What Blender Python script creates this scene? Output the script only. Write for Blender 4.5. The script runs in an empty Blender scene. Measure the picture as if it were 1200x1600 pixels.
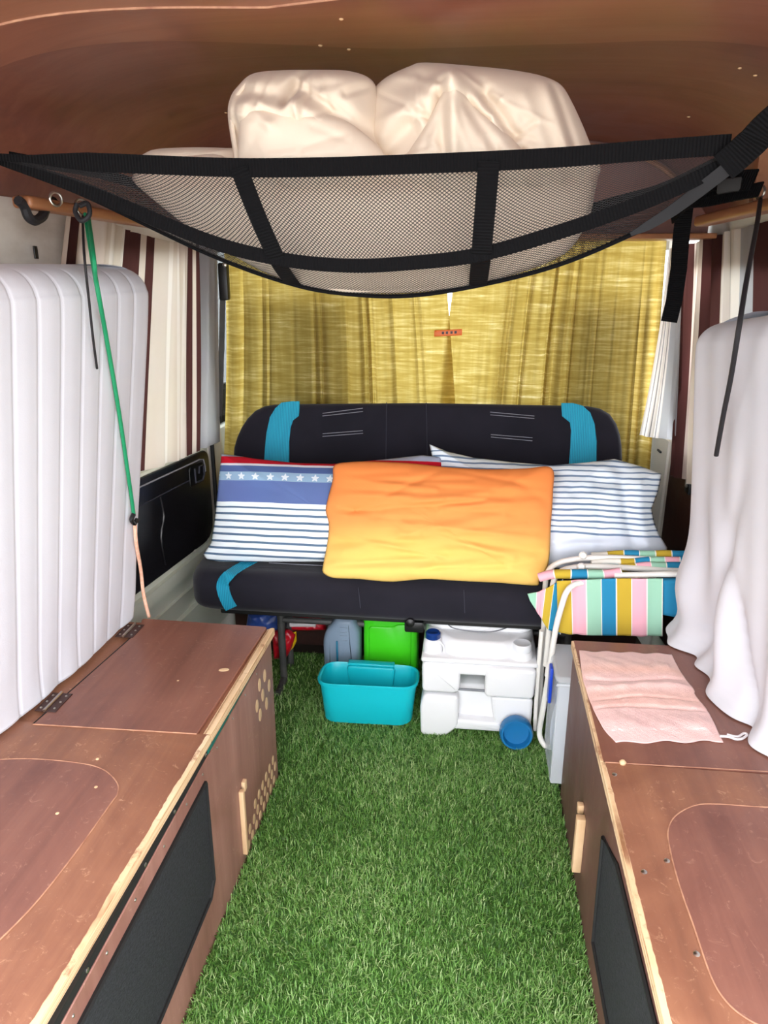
import bpy, bmesh, math, random
import numpy as np
from mathutils import Vector, Matrix

random.seed(7); rng = np.random.default_rng(7)
SC = bpy.context.scene; COL = SC.collection
R = math.radians

# ------------------------------------------------------------------ camera
cam = bpy.data.cameras.new('camera'); CAM = bpy.data.objects.new('camera', cam); COL.objects.link(CAM)
CAM.location = (0, 0, 1.42); CAM.rotation_euler = (R(90 - 18.285), 0, R(6.594))
cam.sensor_fit = 'VERTICAL'; cam.sensor_height = 24.0; cam.lens = 17.25; cam.clip_start = 0.02
SC.camera = CAM
# ------------------------------------------------------------------ sky (bright overcast) and exposure
W = bpy.data.worlds.new('overcast_sky'); SC.world = W; W.use_nodes = True
bg = W.node_tree.nodes['Background']; bg.inputs[0].default_value = (0.95, 0.97, 1.0, 1); bg.inputs[1].default_value = 2.6
SC.view_settings.view_transform = 'Standard'; SC.view_settings.look = 'None'
SC.view_settings.gamma = 1.0; SC.view_settings.use_curve_mapping = False
SC.view_settings.exposure = 1.4
SC.cycles.max_bounces = 10; SC.cycles.diffuse_bounces = 6; SC.cycles.transparent_max_bounces = 24
SC.cycles.sample_clamp_indirect = 8.0; SC.cycles.use_denoising = True

# ------------------------------------------------------------------ material helpers
def lin(c):
    c = c / 255.0
    return c / 12.92 if c <= 0.04045 else ((c + 0.055) / 1.055) ** 2.4
def rgb(r, g, b): return (lin(r), lin(g), lin(b), 1)

class NT:
    def __init__(s, name):
        s.m = bpy.data.materials.new(name); s.m.use_nodes = True; s.t = s.m.node_tree
        s.b = s.t.nodes['Principled BSDF']; s.o = s.t.nodes['Material Output']
    def n(s, typ, **kw):
        nd = s.t.nodes.new(typ)
        for k, v in kw.items():
            if k.startswith('i_'):
                key = k[2:]; key = int(key) if key.isdigit() else key.replace('_', ' ')
                nd.inputs[key].default_value = v
            else: setattr(nd, k, v)
        return nd
    def l(s, a, ao, b, bi): s.t.links.new(a.outputs[ao], b.inputs[bi])
    def coord(s, kind='Object', scale=(1, 1, 1)):
        tc = s.n('ShaderNodeTexCoord'); mp = s.n('ShaderNodeMapping'); mp.inputs['Scale'].default_value = scale
        s.l(tc, kind, mp, 'Vector'); return mp
    def noise(s, mp, scale, detail=4, rough=.55, dist=0):
        nd = s.n('ShaderNodeTexNoise'); nd.inputs['Scale'].default_value = scale; nd.inputs['Detail'].default_value = detail
        nd.inputs['Roughness'].default_value = rough; nd.inputs['Distortion'].default_value = dist
        if mp: s.l(mp, 0, nd, 'Vector')
        return nd
    def ramp(s, src, so, stops, interp='LINEAR'):
        r = s.n('ShaderNodeValToRGB'); cr = r.color_ramp; cr.interpolation = interp
        while len(cr.elements) > 1: cr.elements.remove(cr.elements[-1])
        cr.elements[0].position = stops[0][0]; cr.elements[0].color = stops[0][1]
        for p, c in stops[1:]:
            e = cr.elements.new(p); e.color = c
        s.l(src, so, r, 'Fac'); return r
    def mix(s, a, b, fac, mode='MIX'):
        m = s.n('ShaderNodeMix', data_type='RGBA', blend_type=mode)
        for sock, v in ((6, a), (7, b)):
            if isinstance(v, tuple) and len(v) == 4: m.inputs[sock].default_value = v
            else: s.t.links.new(v[0].outputs[v[1]], m.inputs[sock])
        if isinstance(fac, (int, float)): m.inputs[0].default_value = fac
        else: s.t.links.new(fac[0].outputs[fac[1]], m.inputs[0])
        return m
    def bump(s, src, so, strength=.3, dist=.01):
        b = s.n('ShaderNodeBump'); b.inputs['Strength'].default_value = strength; b.inputs['Distance'].default_value = dist
        s.l(src, so, b, 'Height'); s.l(b, 'Normal', s.b, 'Normal'); return b

def plain(name, c, rough=.6, c2=None, scale=8, metal=0, bump=0, bscale=60, spec=.5, mscale=(1, 1, 1), amt=1.0):
    k = NT(name); k.b.inputs['Base Color'].default_value = rgb(*c); k.b.inputs['Roughness'].default_value = rough
    k.b.inputs['Metallic'].default_value = metal; k.b.inputs['Specular IOR Level'].default_value = spec
    mp = k.coord('Object', mscale)
    if c2:
        nz = k.noise(mp, scale, 5)
        r = k.ramp(nz, 'Fac', [(.35, rgb(*c)), (.7, rgb(*c2))]); k.l(r, 0, k.b, 'Base Color')
    if bump:
        nb = k.noise(mp, bscale, 3); k.bump(nb, 'Fac', bump, .004)
    return k.m

def wood(name, dark, mid, light, axis=0, rough=.38, gscale=1.0, wear=0.0, wearc=(190, 150, 115), coat=0.0):
    k = NT(name); sc = [26 * gscale] * 3; sc[axis] = 1.6 * gscale
    mp = k.coord('Object', tuple(sc)); n1 = k.noise(mp, 1.0, 6, .62, .6)
    mp2 = k.coord('Object', (1, 1, 1)); n2 = k.noise(mp2, 3.2, 6, .62, .8)
    r1 = k.ramp(n1, 'Fac', [(.25, rgb(*dark)), (.5, rgb(*mid)), (.78, rgb(*light))])
    r2 = k.ramp(n2, 'Fac', [(.3, rgb(*dark)), (.7, rgb(*light))])
    m = k.mix((r1, 0), (r2, 0), .45)
    last = (m, 2)
    if wear:
        n3 = k.noise(mp2, 26, 9, .8, 2.2); r3 = k.ramp(n3, 'Fac', [(.58, (0, 0, 0, 1)), (.68, (wear,) * 3 + (1,))])
        m2 = k.mix(last, rgb(*wearc), (r3, 0)); last = (m2, 2)
    k.t.links.new(last[0].outputs[last[1]], k.b.inputs['Base Color'])
    rr = k.ramp(n2, 'Fac', [(.3, (rough * .8,) * 3 + (1,)), (.75, (min(1, rough * 1.35),) * 3 + (1,))]); k.l(rr, 0, k.b, 'Roughness')
    k.b.inputs['Coat Weight'].default_value = coat; k.b.inputs['Coat Roughness'].default_value = .25
    k.bump(n1, 'Fac', .12, .002); return k.m

def cloth(name, c, c2=None, rough=.9, weave=900, bump=.15, scale=6, transl=0.0, wr=0):
    k = NT(name); mp = k.coord('Object')
    nz = k.noise(mp, scale, 4); r = k.ramp(nz, 'Fac', [(.3, rgb(*c)), (.72, rgb(*(c2 or c)))]); k.l(r, 0, k.b, 'Base Color')
    k.b.inputs['Roughness'].default_value = rough; k.b.inputs['Specular IOR Level'].default_value = .2
    k.b.inputs['Sheen Weight'].default_value = .15
    nb = k.noise(mp, weave, 2); k.bump(nb, 'Fac', bump, .002)
    if transl: add_transl(k, (r, 0), transl)
    return k.m
def add_transl(k, col, fac):
    tr = k.n('ShaderNodeBsdfTranslucent'); mx = k.n('ShaderNodeMixShader')
    if isinstance(fac, (int, float)): mx.inputs[0].default_value = fac
    else: k.t.links.new(fac[0].outputs[fac[1]], mx.inputs[0])
    k.t.links.new(col[0].outputs[col[1]], tr.inputs['Color'])
    k.l(k.b, 0, mx, 1); k.l(tr, 0, mx, 2); k.l(mx, 0, k.o, 'Surface')

def striped(name, stops, axis='u', rough=.9, repeat=1.0, warp=.0, transl=0.0, noisec=.12):
    """constant colour bands across the cloth (printed/woven stripes) along its UV"""
    k = NT(name); tc = k.n('ShaderNodeTexCoord'); sp = k.n('ShaderNodeSeparateXYZ'); k.l(tc, 'UV', sp, 0)
    src = (sp, 0 if axis == 'u' else 1)
    nz = k.noise(None, 5, 3); k.l(tc, 'Object', nz, 'Vector')
    if warp:
        ma = k.n('ShaderNodeMath', operation='MULTIPLY_ADD'); k.l(nz, 'Fac', ma, 0); ma.inputs[1].default_value = warp
        k.t.links.new(src[0].outputs[src[1]], ma.inputs[2]); src = (ma, 0)
    if repeat != 1.0:
        ml = k.n('ShaderNodeMath', operation='MULTIPLY'); k.t.links.new(src[0].outputs[src[1]], ml.inputs[0]); ml.inputs[1].default_value = repeat
        fr = k.n('ShaderNodeMath', operation='FRACT'); k.l(ml, 0, fr, 0); src = (fr, 0)
    r = k.ramp(src[0], src[1], [(p, rgb(*c)) for p, c in stops], 'CONSTANT')
    m = k.mix((r, 0), (nz, 'Color'), noisec, 'SOFT_LIGHT'); k.l(m, 2, k.b, 'Base Color')
    k.b.inputs['Roughness'].default_value = rough; k.b.inputs['Specular IOR Level'].default_value = .15
    nb = k.noise(None, 700, 2); k.l(tc, 'Object', nb, 'Vector'); k.bump(nb, 'Fac', .15, .002)
    if transl: add_transl(k, (m, 2), transl)
    return k.m

# ------------------------------------------------------------------ object helpers
ORG = {}
def empty(name, label, cat, loc, group=None):
    o = bpy.data.objects.new(name, None); COL.objects.link(o); o.location = loc; o.empty_display_size = .05
    tag(o, label, cat, group); ORG[o.name] = np.array(loc, float); return o
def tag(o, label, cat, group=None):
    o['label'] = label; o['category'] = cat
    if group: o['group'] = group
    return o
def obj(name, geo, mat, parent=None, label=None, smooth=True, kind=None, sharp=.7, origin=None):
    """links ONE mesh object from (verts, faces[, uvs]); verts are in world metres"""
    v, f = geo[0], geo[1]; uv = geo[2] if len(geo) > 2 else None
    v = np.asarray(v, float)
    if parent is not None: org = ORG[parent.name]
    else: org = np.array(origin if origin is not None else (v[:, 0].mean(), v[:, 1].mean(), v[:, 2].min()), float)
    me = bpy.data.meshes.new(name); me.from_pydata((v - org).tolist(), [], f)
    if uv is not None:
        lay = me.uv_layers.new(name='UVMap'); li = np.zeros(len(me.loops), dtype=np.int32); me.loops.foreach_get('vertex_index', li)
        lay.data.foreach_set('uv', np.asarray(uv, np.float32)[li].ravel())
    me.materials.append(mat)
    if smooth:
        me.polygons.foreach_set('use_smooth', [len(q) <= 4 for q in f]); me.set_sharp_from_angle(angle=sharp)
    me.update()
    o = bpy.data.objects.new(name, me); COL.objects.link(o)
    if parent is not None: o.parent = parent
    else: o.location = org
    ORG[o.name] = org
    if label: o['label'] = label
    if kind: o['kind'] = kind
    return o
def struct(name, geo, mat, parent=None, **k):
    o = obj(name, geo, mat, parent, **k)
    if parent is None: o['kind'] = 'structure'
    return o
def join(*gs):
    V = []; F = []; U = []; n = 0; has = all(len(g) > 2 for g in gs)
    for g in gs:
        v = np.asarray(g[0], float); V.append(v); F += [tuple(i + n for i in f) for f in g[1]]; n += len(v)
        if has: U.append(np.asarray(g[2]))
    return (np.vstack(V), F, np.vstack(U)) if has else (np.vstack(V), F)

def box(x0, x1, y0, y1, z0, z1, r=0.0, seg=2):
    bm = bmesh.new(); bmesh.ops.create_cube(bm, size=1)
    for v in bm.verts: v.co = Vector((x0 + (v.co.x + .5) * (x1 - x0), y0 + (v.co.y + .5) * (y1 - y0), z0 + (v.co.z + .5) * (z1 - z0)))
    if r: bmesh.ops.bevel(bm, geom=bm.edges[:], offset=r, segments=seg, profile=.5, affect='EDGES')
    bm.verts.index_update(); g = ([v.co[:] for v in bm.verts], [tuple(v.index for v in f.verts) for f in bm.faces]); bm.free(); return g
def obox(c, ax, ay, az, sx, sy, sz, r=0.0, seg=2):
    v, f = box(-sx / 2, sx / 2, -sy / 2, sy / 2, -sz / 2, sz / 2, r, seg); v = np.array(v)
    A = np.array([unit(ax), unit(ay), unit(az)]); return (v @ A + np.array(c), f)
def unit(v): v = np.asarray(v, float); return v / np.linalg.norm(v)
def catmull(P, n, closed=False):
    P = np.asarray(P, float); m = len(P)
    if closed: Q = np.vstack([P[-1:], P, P[:2]]); segs = m
    else: Q = np.vstack([2 * P[:1] - P[1:2], P, 2 * P[-1:] - P[-2:-1]]); segs = m - 1
    out = []
    for i in range(n):
        t = i / n * segs if closed else i / (n - 1) * segs
        k = min(int(t), segs - 1); t -= k
        p0, p1, p2, p3 = Q[k], Q[k + 1], Q[k + 2], Q[k + 3]
        out.append(.5 * (2 * p1 + (p2 - p0) * t + (2 * p0 - 5 * p1 + 4 * p2 - p3) * t * t + (3 * p1 - p0 - 3 * p2 + p3) * t ** 3))
    return np.array(out)
def resample(P, n, closed=False):
    P = np.asarray(P, float)
    if closed: P = np.vstack([P, P[:1]])
    d = np.concatenate([[0], np.cumsum(np.linalg.norm(np.diff(P, axis=0), axis=1))])
    t = np.linspace(0, d[-1], n + 1)[:-1] if closed else np.linspace(0, d[-1], n)
    return np.stack([np.interp(t, d, P[:, i]) for i in range(P.shape[1])], 1)
def tube(P, r, n=8, smooth=0, closed=False, flat=None):
    """round tube along P; r scalar or list; flat=(normal) squeezes into a ribbon of width 2r"""
    P = np.asarray(P, float)
    if smooth: P = catmull(P, smooth, closed)
    m = len(P); rr = np.full(m, r) if np.isscalar(r) else np.interp(np.linspace(0, 1, m), np.linspace(0, 1, len(r)), r)
    T = np.gradient(P, axis=0) if not closed else np.roll(P, -1, 0) - np.roll(P, 1, 0)
    T /= np.maximum(np.linalg.norm(T, axis=1)[:, None], 1e-9)
    a = np.array([0, 0, 1.]) if abs(T[0][2]) < .9 else np.array([1., 0, 0])
    V = []; nrm = unit(np.cross(T[0], a))
    for i in range(m):
        nrm = unit(nrm - T[i] * (nrm @ T[i])); b = np.cross(T[i], nrm)
        for k in range(n):
            t = 2 * math.pi * k / n; V.append(P[i] + rr[i] * (math.cos(t) * nrm + math.sin(t) * b))
    F = []
    for i in range(m if closed else m - 1):
        j = (i + 1) % m
        for k in range(n): F.append((i * n + k, i * n + (k + 1) % n, j * n + (k + 1) % n, j * n + k))
    if not closed: F.append(tuple(range(n))[::-1]); F.append(tuple((m - 1) * n + k for k in range(n)))
    return (np.array(V), F)
def ribbon(P, N, w, th=.002):
    """flat webbing strip along P, N = per-point or single surface normal"""
    P = np.asarray(P, float); m = len(P); N = np.asarray(N, float)
    if N.ndim == 1: N = np.tile(N, (m, 1))
    T = np.gradient(P, axis=0); T /= np.linalg.norm(T, axis=1)[:, None]
    N = N - T * (N * T).sum(1)[:, None]; N /= np.linalg.norm(N, axis=1)[:, None]; B = np.cross(T, N)
    w = np.full(m, w) if np.isscalar(w) else np.interp(np.linspace(0, 1, m), np.linspace(0, 1, len(w)), w)
    w = w[:, None] / 2
    V = np.stack([P + B * w, P + B * w + N * th, P - B * w + N * th, P - B * w], 1).reshape(-1, 3); F = []
    U = np.zeros((len(V), 2)); L = np.concatenate([[0], np.cumsum(np.linalg.norm(np.diff(P, axis=0), axis=1))])
    for i in range(m): U[i * 4:i * 4 + 4, 0] = L[i]; U[i * 4:i * 4 + 2, 1] = 1
    for i in range(m - 1):
        for k in range(4): F.append((i * 4 + k, i * 4 + (k + 1) % 4, i * 4 + 4 + (k + 1) % 4, i * 4 + 4 + k))
    F.append((3, 2, 1, 0)); F.append(tuple((m - 1) * 4 + k for k in range(4))); return (V, F, U)
def lathe(prof, o, axis=(0, 0, 1), n=24):
    az = unit(axis); ax = unit(np.cross(az, (0, 1, 0) if abs(az[1]) < .9 else (1, 0, 0))); ay = np.cross(az, ax); V = []; F = []
    for r, h in prof:
        for k in range(n):
            t = 2 * math.pi * k / n; V.append(np.array(o) + az * h + max(r, 1e-4) * (ax * math.cos(t) + ay * math.sin(t)))
    for i in range(len(prof) - 1):
        for k in range(n): F.append((i * n + k, i * n + (k + 1) % n, (i + 1) * n + (k + 1) % n, (i + 1) * n + k))
    F.append(tuple(range(n))[::-1]); F.append(tuple((len(prof) - 1) * n + k for k in range(n))); return (np.array(V), F)
def roundpoly(P, r, n=5):
    P = np.asarray(P, float); m = len(P); out = []
    rs = [r] * m if np.isscalar(r) else r
    for i in range(m):
        a, b, c = P[i - 1], P[i], P[(i + 1) % m]
        if rs[i] <= 0: out.append(b); continue
        d1 = min(rs[i], np.linalg.norm(a - b) * .49); d2 = min(rs[i], np.linalg.norm(c - b) * .49)
        s = b + unit(a - b) * d1; e = b + unit(c - b) * d2
        for t in np.linspace(0, 1, n + 1): out.append((1 - t) ** 2 * s + 2 * t * (1 - t) * b + t * t * e)
    return np.array(out)
def pad(P, o, ax, ay, depth, r=0.01, k=3, taper=0.0, r0=None):
    """outline P (2D) in the plane o+ax*u+ay*v, extruded by depth along ax x ay, edges rounded by r (front) and r0 (back)"""
    P = np.asarray(P, float); area = .5 * np.sum(P[:, 0] * np.roll(P[:, 1], -1) - np.roll(P[:, 0], -1) * P[:, 1])
    if area < 0: P = P[::-1]
    ax = unit(ax); ay = unit(ay); az = unit(np.cross(ax, ay)); r0 = r if r0 is None else r0; m = len(P)
    e = np.roll(P, -1, 0) - P; e /= np.maximum(np.linalg.norm(e, axis=1)[:, None], 1e-9); en = np.stack([e[:, 1], -e[:, 0]], 1)
    vn = en + np.roll(en, 1, 0); vn /= np.maximum((np.linalg.norm(vn, axis=1) ** 2)[:, None] / 2, .35)
    rings = []
    for i in range(k + 1):
        a = math.pi / 2 * i / k
        if r0 > 0 or i == k: rings.append((r0 * (1 - math.sin(a)), r0 * (1 - math.cos(a))))
    for i in range(k + 1):
        a = math.pi / 2 * i / k
        if r > 0 or i == 0: rings.append((r * (1 - math.cos(a)) + taper, depth - r * (1 - math.sin(a))))
    V = []
    for ins, h in rings:
        Q = P - vn * ins; V.append(np.array(o) + Q[:, :1] * ax + Q[:, 1:] * ay + h * az)
    F = []; q = len(rings)
    for i in range(q - 1):
        for j in range(m): F.append((i * m + j, i * m + (j + 1) % m, (i + 1) * m + (j + 1) % m, (i + 1) * m + j))
    F.append(tuple(range(m))[::-1]); F.append(tuple((q - 1) * m + j for j in range(m))); return (np.vstack(V), F)
def sn(P, scale, seed, octv=2):
    """cheap smooth noise in -1..1 from random sines"""
    g = np.random.default_rng(seed); out = 0; amp = 1; tot = 0; P = np.asarray(P, float)
    for o in range(octv):
        for i in range(5):
            d = g.normal(size=3); d /= np.linalg.norm(d); f = scale * g.uniform(.6, 1.5) * 2 ** o
            out = out + amp * np.sin(P @ d * f * 6.283 + g.uniform(0, 6.28)); tot += amp
        amp *= .5
    return out / tot * 1.8
def puff(P, nrm, T, creases=(), namp=0.0, nscale=6, seed=1, rings=26, seg=120, pw=2.6, q=.62, back=.8, smooth=True, upv=(0, 0, 1), fine=0, famp=.005, fwid=.008, fang=0., fdev=.25, flen=1.):
    """soft stuffed shape: outline P (3D loop) swelling by T to both sides along nrm; creases = (a, b, amp, width)"""
    P = np.asarray(P, float)
    B = resample(catmull(P, len(P) * 12, True), seg, True) if smooth else resample(P, seg, True)
    c = B.mean(0); n = unit(nrm); u = unit(np.cross(upv, n)); v = np.cross(n, u)
    V = []; UV = []; rs = [(i / rings) ** .85 for i in range(rings + 1)]
    a = (B - c) @ u; b = (B - c) @ v; a0, a1, b0, b1 = a.min(), a.max(), b.min(), b.max()
    creases = list(creases)
    if fine:
        g = np.random.default_rng(seed + 77)
        for _ in range(fine):
            m = c + u * g.uniform(a0, a1) * .8 + v * g.uniform(b0, b1) * .8; th = g.normal(fang, fdev); L_ = g.uniform(.25, .7) * (a1 - a0) * flen; dd = (u * math.cos(th) + v * math.sin(th)) * L_ / 2
            creases.append((m - dd, m + dd, g.choice([-1, 1]) * g.uniform(.4, 1) * famp, g.uniform(.7, 1.5) * fwid))
    for side in (1, -1):
        for r in rs[1:] if side == 1 else rs[1:-1]:
            pts = c + (B - c) * r; t = T * max(0, 1 - r ** pw) ** q * (1 if side == 1 else back); d = np.full(seg, t)
            ed = max(0, 1 - r ** 8)
            if side == 1:
                for (ca, cb, am, w) in creases:
                    ca = np.asarray(ca, float); cb = np.asarray(cb, float); s = cb - ca; s = s - n * (s @ n); L = s @ s
                    k = np.clip(((pts - ca) @ s) / L, 0, 1); df = pts - (ca + k[:, None] * s); df = df - (df @ n)[:, None] * n
                    d = d + am * ed * np.exp(-(df ** 2).sum(1) / w ** 2)
                if namp: d = d + namp * ed * sn(pts, nscale, seed)
            V.append(pts + n * d[:, None] * side)
            UV.append(np.stack([(((pts - c) @ u) - a0) / (a1 - a0), (((pts - c) @ v) - b0) / (b1 - b0)], 1))
    nf = rings; V = np.vstack(V); UV = np.vstack(UV); F = []
    i0 = len(V); cf = c + n * (T + (namp * float(sn(c[None], nscale, seed)[0]) if namp else 0)); cb_ = c - n * T * back
    for (ca, cb, am, w) in creases:
        ca = np.asarray(ca, float); cb = np.asarray(cb, float); s = cb - ca; k = np.clip(((c - ca) @ s) / (s @ s), 0, 1); df = c - (ca + k * s); df = df - n * (df @ n)
        cf = cf + n * am * math.exp(-(df @ df) / w ** 2)
    V = np.vstack([V, cf, cb_]); UV = np.vstack([UV, [[-a0 / (a1 - a0), -b0 / (b1 - b0)]] * 2])
    for j in range(seg):
        j2 = (j + 1) % seg; F.append((i0, j, j2))
        for i in range(rings - 1): F.append((i * seg + j, (i + 1) * seg + j, (i + 1) * seg + j2, i * seg + j2))
        o = rings * seg; F.append((i0 + 1, o + j2, o + j))
        for i in range(rings - 2): F.append((o + i * seg + j, o + i * seg + j2, o + (i + 1) * seg + j2, o + (i + 1) * seg + j))
        k = (rings - 1) * seg; q2 = o + (rings - 2) * seg
        F.append((q2 + j, q2 + j2, k + j2, k + j))
    return (V, F, UV)
def gridf(V, nu, nv, UV=None):
    """faces for V laid out [iu*nv+iv]"""
    F = [(i * nv + j, (i + 1) * nv + j, (i + 1) * nv + j + 1, i * nv + j + 1) for i in range(nu - 1) for j in range(nv - 1)]
    return (np.asarray(V).reshape(-1, 3), F, UV) if UV is not None else (np.asarray(V).reshape(-1, 3), F)
def curtain(top, bot, nrm, folds, a0, a1, nu=160, nv=40, seed=1, irr=.5, sag=0.0, mid=None):
    """hanging cloth between the polylines top and bot, with fold waves along nrm; UV u runs across the cloth"""
    g = np.random.default_rng(seed); s = np.linspace(0, 1, nu); v = np.linspace(0, 1, nv)
    Tp = resample(top, nu); Bt = resample(bot, nu); n = unit(nrm); ph = g.uniform(0, 6.28, 4)
    warp = s + irr * .5 / folds * np.sin(s * folds * 2.1 + ph[0]) + irr * .4 / folds * np.sin(s * folds * 4.3 + ph[1])
    M = resample(mid, nu) if mid is not None else None
    V = np.zeros((nu, nv, 3)); UV = np.zeros((nu, nv, 2))
    for j, t in enumerate(v):
        base = Tp * (1 - t) + Bt * t if M is None else (Tp * (1 - t) ** 2 + 2 * M * t * (1 - t) + Bt * t * t)
        am = a0 * (1 - t) + a1 * t
        w = np.sin(6.283 * folds * warp + ph[2] + .5 * math.sin(2.2 * t + ph[3])) + .45 * np.sin(6.283 * folds * 1.9 * warp + ph[1] + 1.3 * t)
        mod = .55 + .45 * np.sin(s * 9.1 + ph[0] + t)
        V[:, j] = base + n * (am * w * mod)[:, None]; UV[:, j, 0] = s; UV[:, j, 1] = 1 - t
    return gridf(V, nu, nv, UV.reshape(-1, 2))
def screw_geo(p, n, r=.004): return lathe([(r, 0), (r, .001), (r * .6, .0022)], p, n, 10)
def oval(p, ax, ay, a, b, depth=.004, n=14):
    t = np.linspace(0, 2 * math.pi, n, endpoint=False); return pad(np.stack([a * np.cos(t), b * np.sin(t)], 1), p, ax, ay, depth, min(a, b) * .15, 1, r0=0)

# ------------------------------------------------------------------ materials
M_ceil = wood('varnished_brown_plywood', (94, 48, 39), (118, 66, 53), (140, 90, 74), 0, .36, .8, .10, (180, 130, 95))
M_ceil2 = wood('varnished_tan_plywood', (126, 76, 56), (152, 98, 74), (174, 120, 94), 0, .34, .8, .1, (190, 140, 105))
M_ceil3 = wood('varnished_mid_brown_plywood', (112, 62, 47), (138, 82, 63), (158, 104, 82), 0, .34, .8, .1, (190, 140, 105))
M_ledge = wood('ledge_wood', (120, 72, 44), (150, 96, 62), (180, 126, 88), 1, .4)
M_box = wood('stained_reddish_plywood', (104, 62, 46), (136, 86, 64), (166, 114, 84), 1, .42, .7, .8, (196, 150, 118), .12)
M_box2 = wood('dark_reddish_stained_plywood', (98, 56, 46), (126, 78, 65), (152, 102, 84), 1, .38, .7, .8, (170, 124, 106), .15)
M_boxf = wood('stained_plywood_front', (118, 76, 66), (150, 104, 92), (176, 132, 118), 2, .5, .7, .5, (200, 160, 138))
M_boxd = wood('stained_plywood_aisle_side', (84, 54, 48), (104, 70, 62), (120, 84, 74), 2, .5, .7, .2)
M_darkwood = wood('dark_brown_board', (48, 26, 22), (62, 36, 30), (78, 46, 38), 1, .5)
M_groove = plain('worn_groove_wood', (188, 140, 110), .7, (150, 100, 78), 40)
M_pale = wood('bare_pale_wood', (190, 150, 108), (218, 182, 140), (236, 206, 168), 2, .6)
def ply():
    k = NT('bare_plywood_edge'); mp = k.coord('Object', (3, 3, 330)); n = k.noise(mp, 1, 5, .6)
    mp2 = k.coord('Object', (18, 18, 60)); n2 = k.noise(mp2, 1, 6, .7)
    r = k.ramp(n, 'Fac', [(.36, rgb(140, 96, 62)), (.46, rgb(214, 178, 136)), (.7, rgb(240, 214, 176))])
    r2 = k.ramp(n2, 'Fac', [(.56, (0, 0, 0, 1)), (.66, (.8, .8, .8, 1))]); m = k.mix((r, 0), rgb(150, 100, 72), (r2, 0)); k.l(m, 2, k.b, 'Base Color')
    k.b.inputs['Roughness'].default_value = .8; return k.m
M_ply = ply()
M_white_metal = plain('white_painted_metal', (240, 236, 228), .5, (226, 220, 210), 4)
M_dirty = plain('dirty_white_panel', (214, 206, 196), .6, (176, 164, 150), 5, mscale=(1, 1, 2))
M_sill = plain('grey_green_painted_metal', (222, 224, 210), .42, (210, 212, 198), 3)
M_black_card = plain('black_door_card_vinyl', (18, 17, 20), .32, (26, 25, 30), 9, bump=.1, bscale=200)
M_black_plastic = plain('black_plastic', (16, 16, 18), .4)
M_rubber = plain('black_rubber_seal', (20, 20, 20), .7)
M_chrome = plain('worn_steel', (190, 186, 180), .3, metal=1)
M_dark_steel = plain('dark_grey_painted_steel', (62, 62, 62), .5, (82, 80, 78), 20)
M_floor = plain('dark_floor_board', (50, 42, 36), .7, (66, 56, 48), 10)
M_ground = plain('pale_concrete_ground', (190, 184, 174), .9, (165, 160, 150), 1.5)
M_webbing = None
def webbing():
    k = NT('black_ribbed_webbing'); tc = k.n('ShaderNodeTexCoord'); sp = k.n('ShaderNodeSeparateXYZ'); k.l(tc, 'UV', sp, 0)
    ml = k.n('ShaderNodeMath', operation='MULTIPLY', i_1=1150.); k.l(sp, 0, ml, 0); si = k.n('ShaderNodeMath', operation='SINE'); k.l(ml, 0, si, 0)
    k.b.inputs['Base Color'].default_value = rgb(11, 11, 13); k.b.inputs['Roughness'].default_value = .85; k.b.inputs['Specular IOR Level'].default_value = .12; k.bump(si, 0, .5, .002); return k.m
M_webbing = webbing()
M_net = plain('black_net_cord', (18, 17, 20), .8)
M_duvet = cloth('cream_cotton', (228, 214, 196), (220, 204, 184), .85, 500, .08, 3)
M_mattL = cloth('white_quilted_ticking', (216, 217, 224), (209, 210, 218), .85, 400, .08, 3)
M_mattR = cloth('white_loose_sheet', (208, 207, 212), (198, 197, 204), .85, 500, .06, 3)
M_green_cord = plain('green_elastic_cord', (20, 140, 92), .6)
M_teal_tape = plain('teal_tape', (24, 104, 96), .5, (20, 80, 62), 6)
M_peach = plain('peach_twisted_rope', (230, 170, 140), .8, (240, 200, 176), 90)
M_blackcord = plain('black_thin_cord', (24, 22, 26), .7)
M_navy = cloth('black_seat_cover', (24, 23, 32), (34, 32, 42), .85, 600, .2, 5)
M_mesh_black = plain('black_speaker_mesh', (22, 24, 28), .8, (46, 46, 52), 160, bump=.5, bscale=220)
def ribbed(name, c):
    k = NT(name); tc = k.n('ShaderNodeTexCoord'); wv = k.n('ShaderNodeTexWave', wave_type='BANDS', bands_direction='X'); wv.inputs['Scale'].default_value = 55; wv.inputs['Distortion'].default_value = .3
    k.l(tc, 'Object', wv, 'Vector'); r = k.ramp(wv, 'Fac', [(.1, rgb(c[0] * .7, c[1] * .8, c[2] * .85)), (.5, rgb(*c))]); k.l(r, 0, k.b, 'Base Color')
    k.b.inputs['Roughness'].default_value = .7; k.bump(wv, 'Fac', .4, .003); return k.m
M_turq = ribbed('turquoise_corded_fabric', (28, 168, 200))
M_stitch = plain('pale_stitching', (150, 150, 160), .8)
M_seam = plain('dark_seam', (50, 50, 62), .8)
M_tub = plain('turquoise_plastic', (20, 190, 204), .35)
M_wc = plain('white_polythene', (232, 232, 234), .32, spec=.5)
M_wc2 = plain('white_polythene_cap', (226, 228, 232), .3)
M_wcline = plain('grey_lid_line', (120, 122, 128), .6)
M_bluecap = plain('blue_plastic', (18, 110, 168), .35)
M_navycap = plain('dark_blue_plastic', (16, 52, 118), .3)
M_green = plain('bright_green_plastic', (70, 214, 30), .32)
M_jug = plain('grey_blue_plastic', (128, 146, 166), .4)
M_tan = plain('tan_cap', (196, 160, 112), .6)
M_tubew = plain('white_enamelled_tube', (238, 234, 228), .3)
M_red = plain('red_packet_film', (206, 24, 40), .3, (170, 16, 40), 20)
M_yellow = plain('yellow_packet_film', (236, 190, 30), .35)
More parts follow.
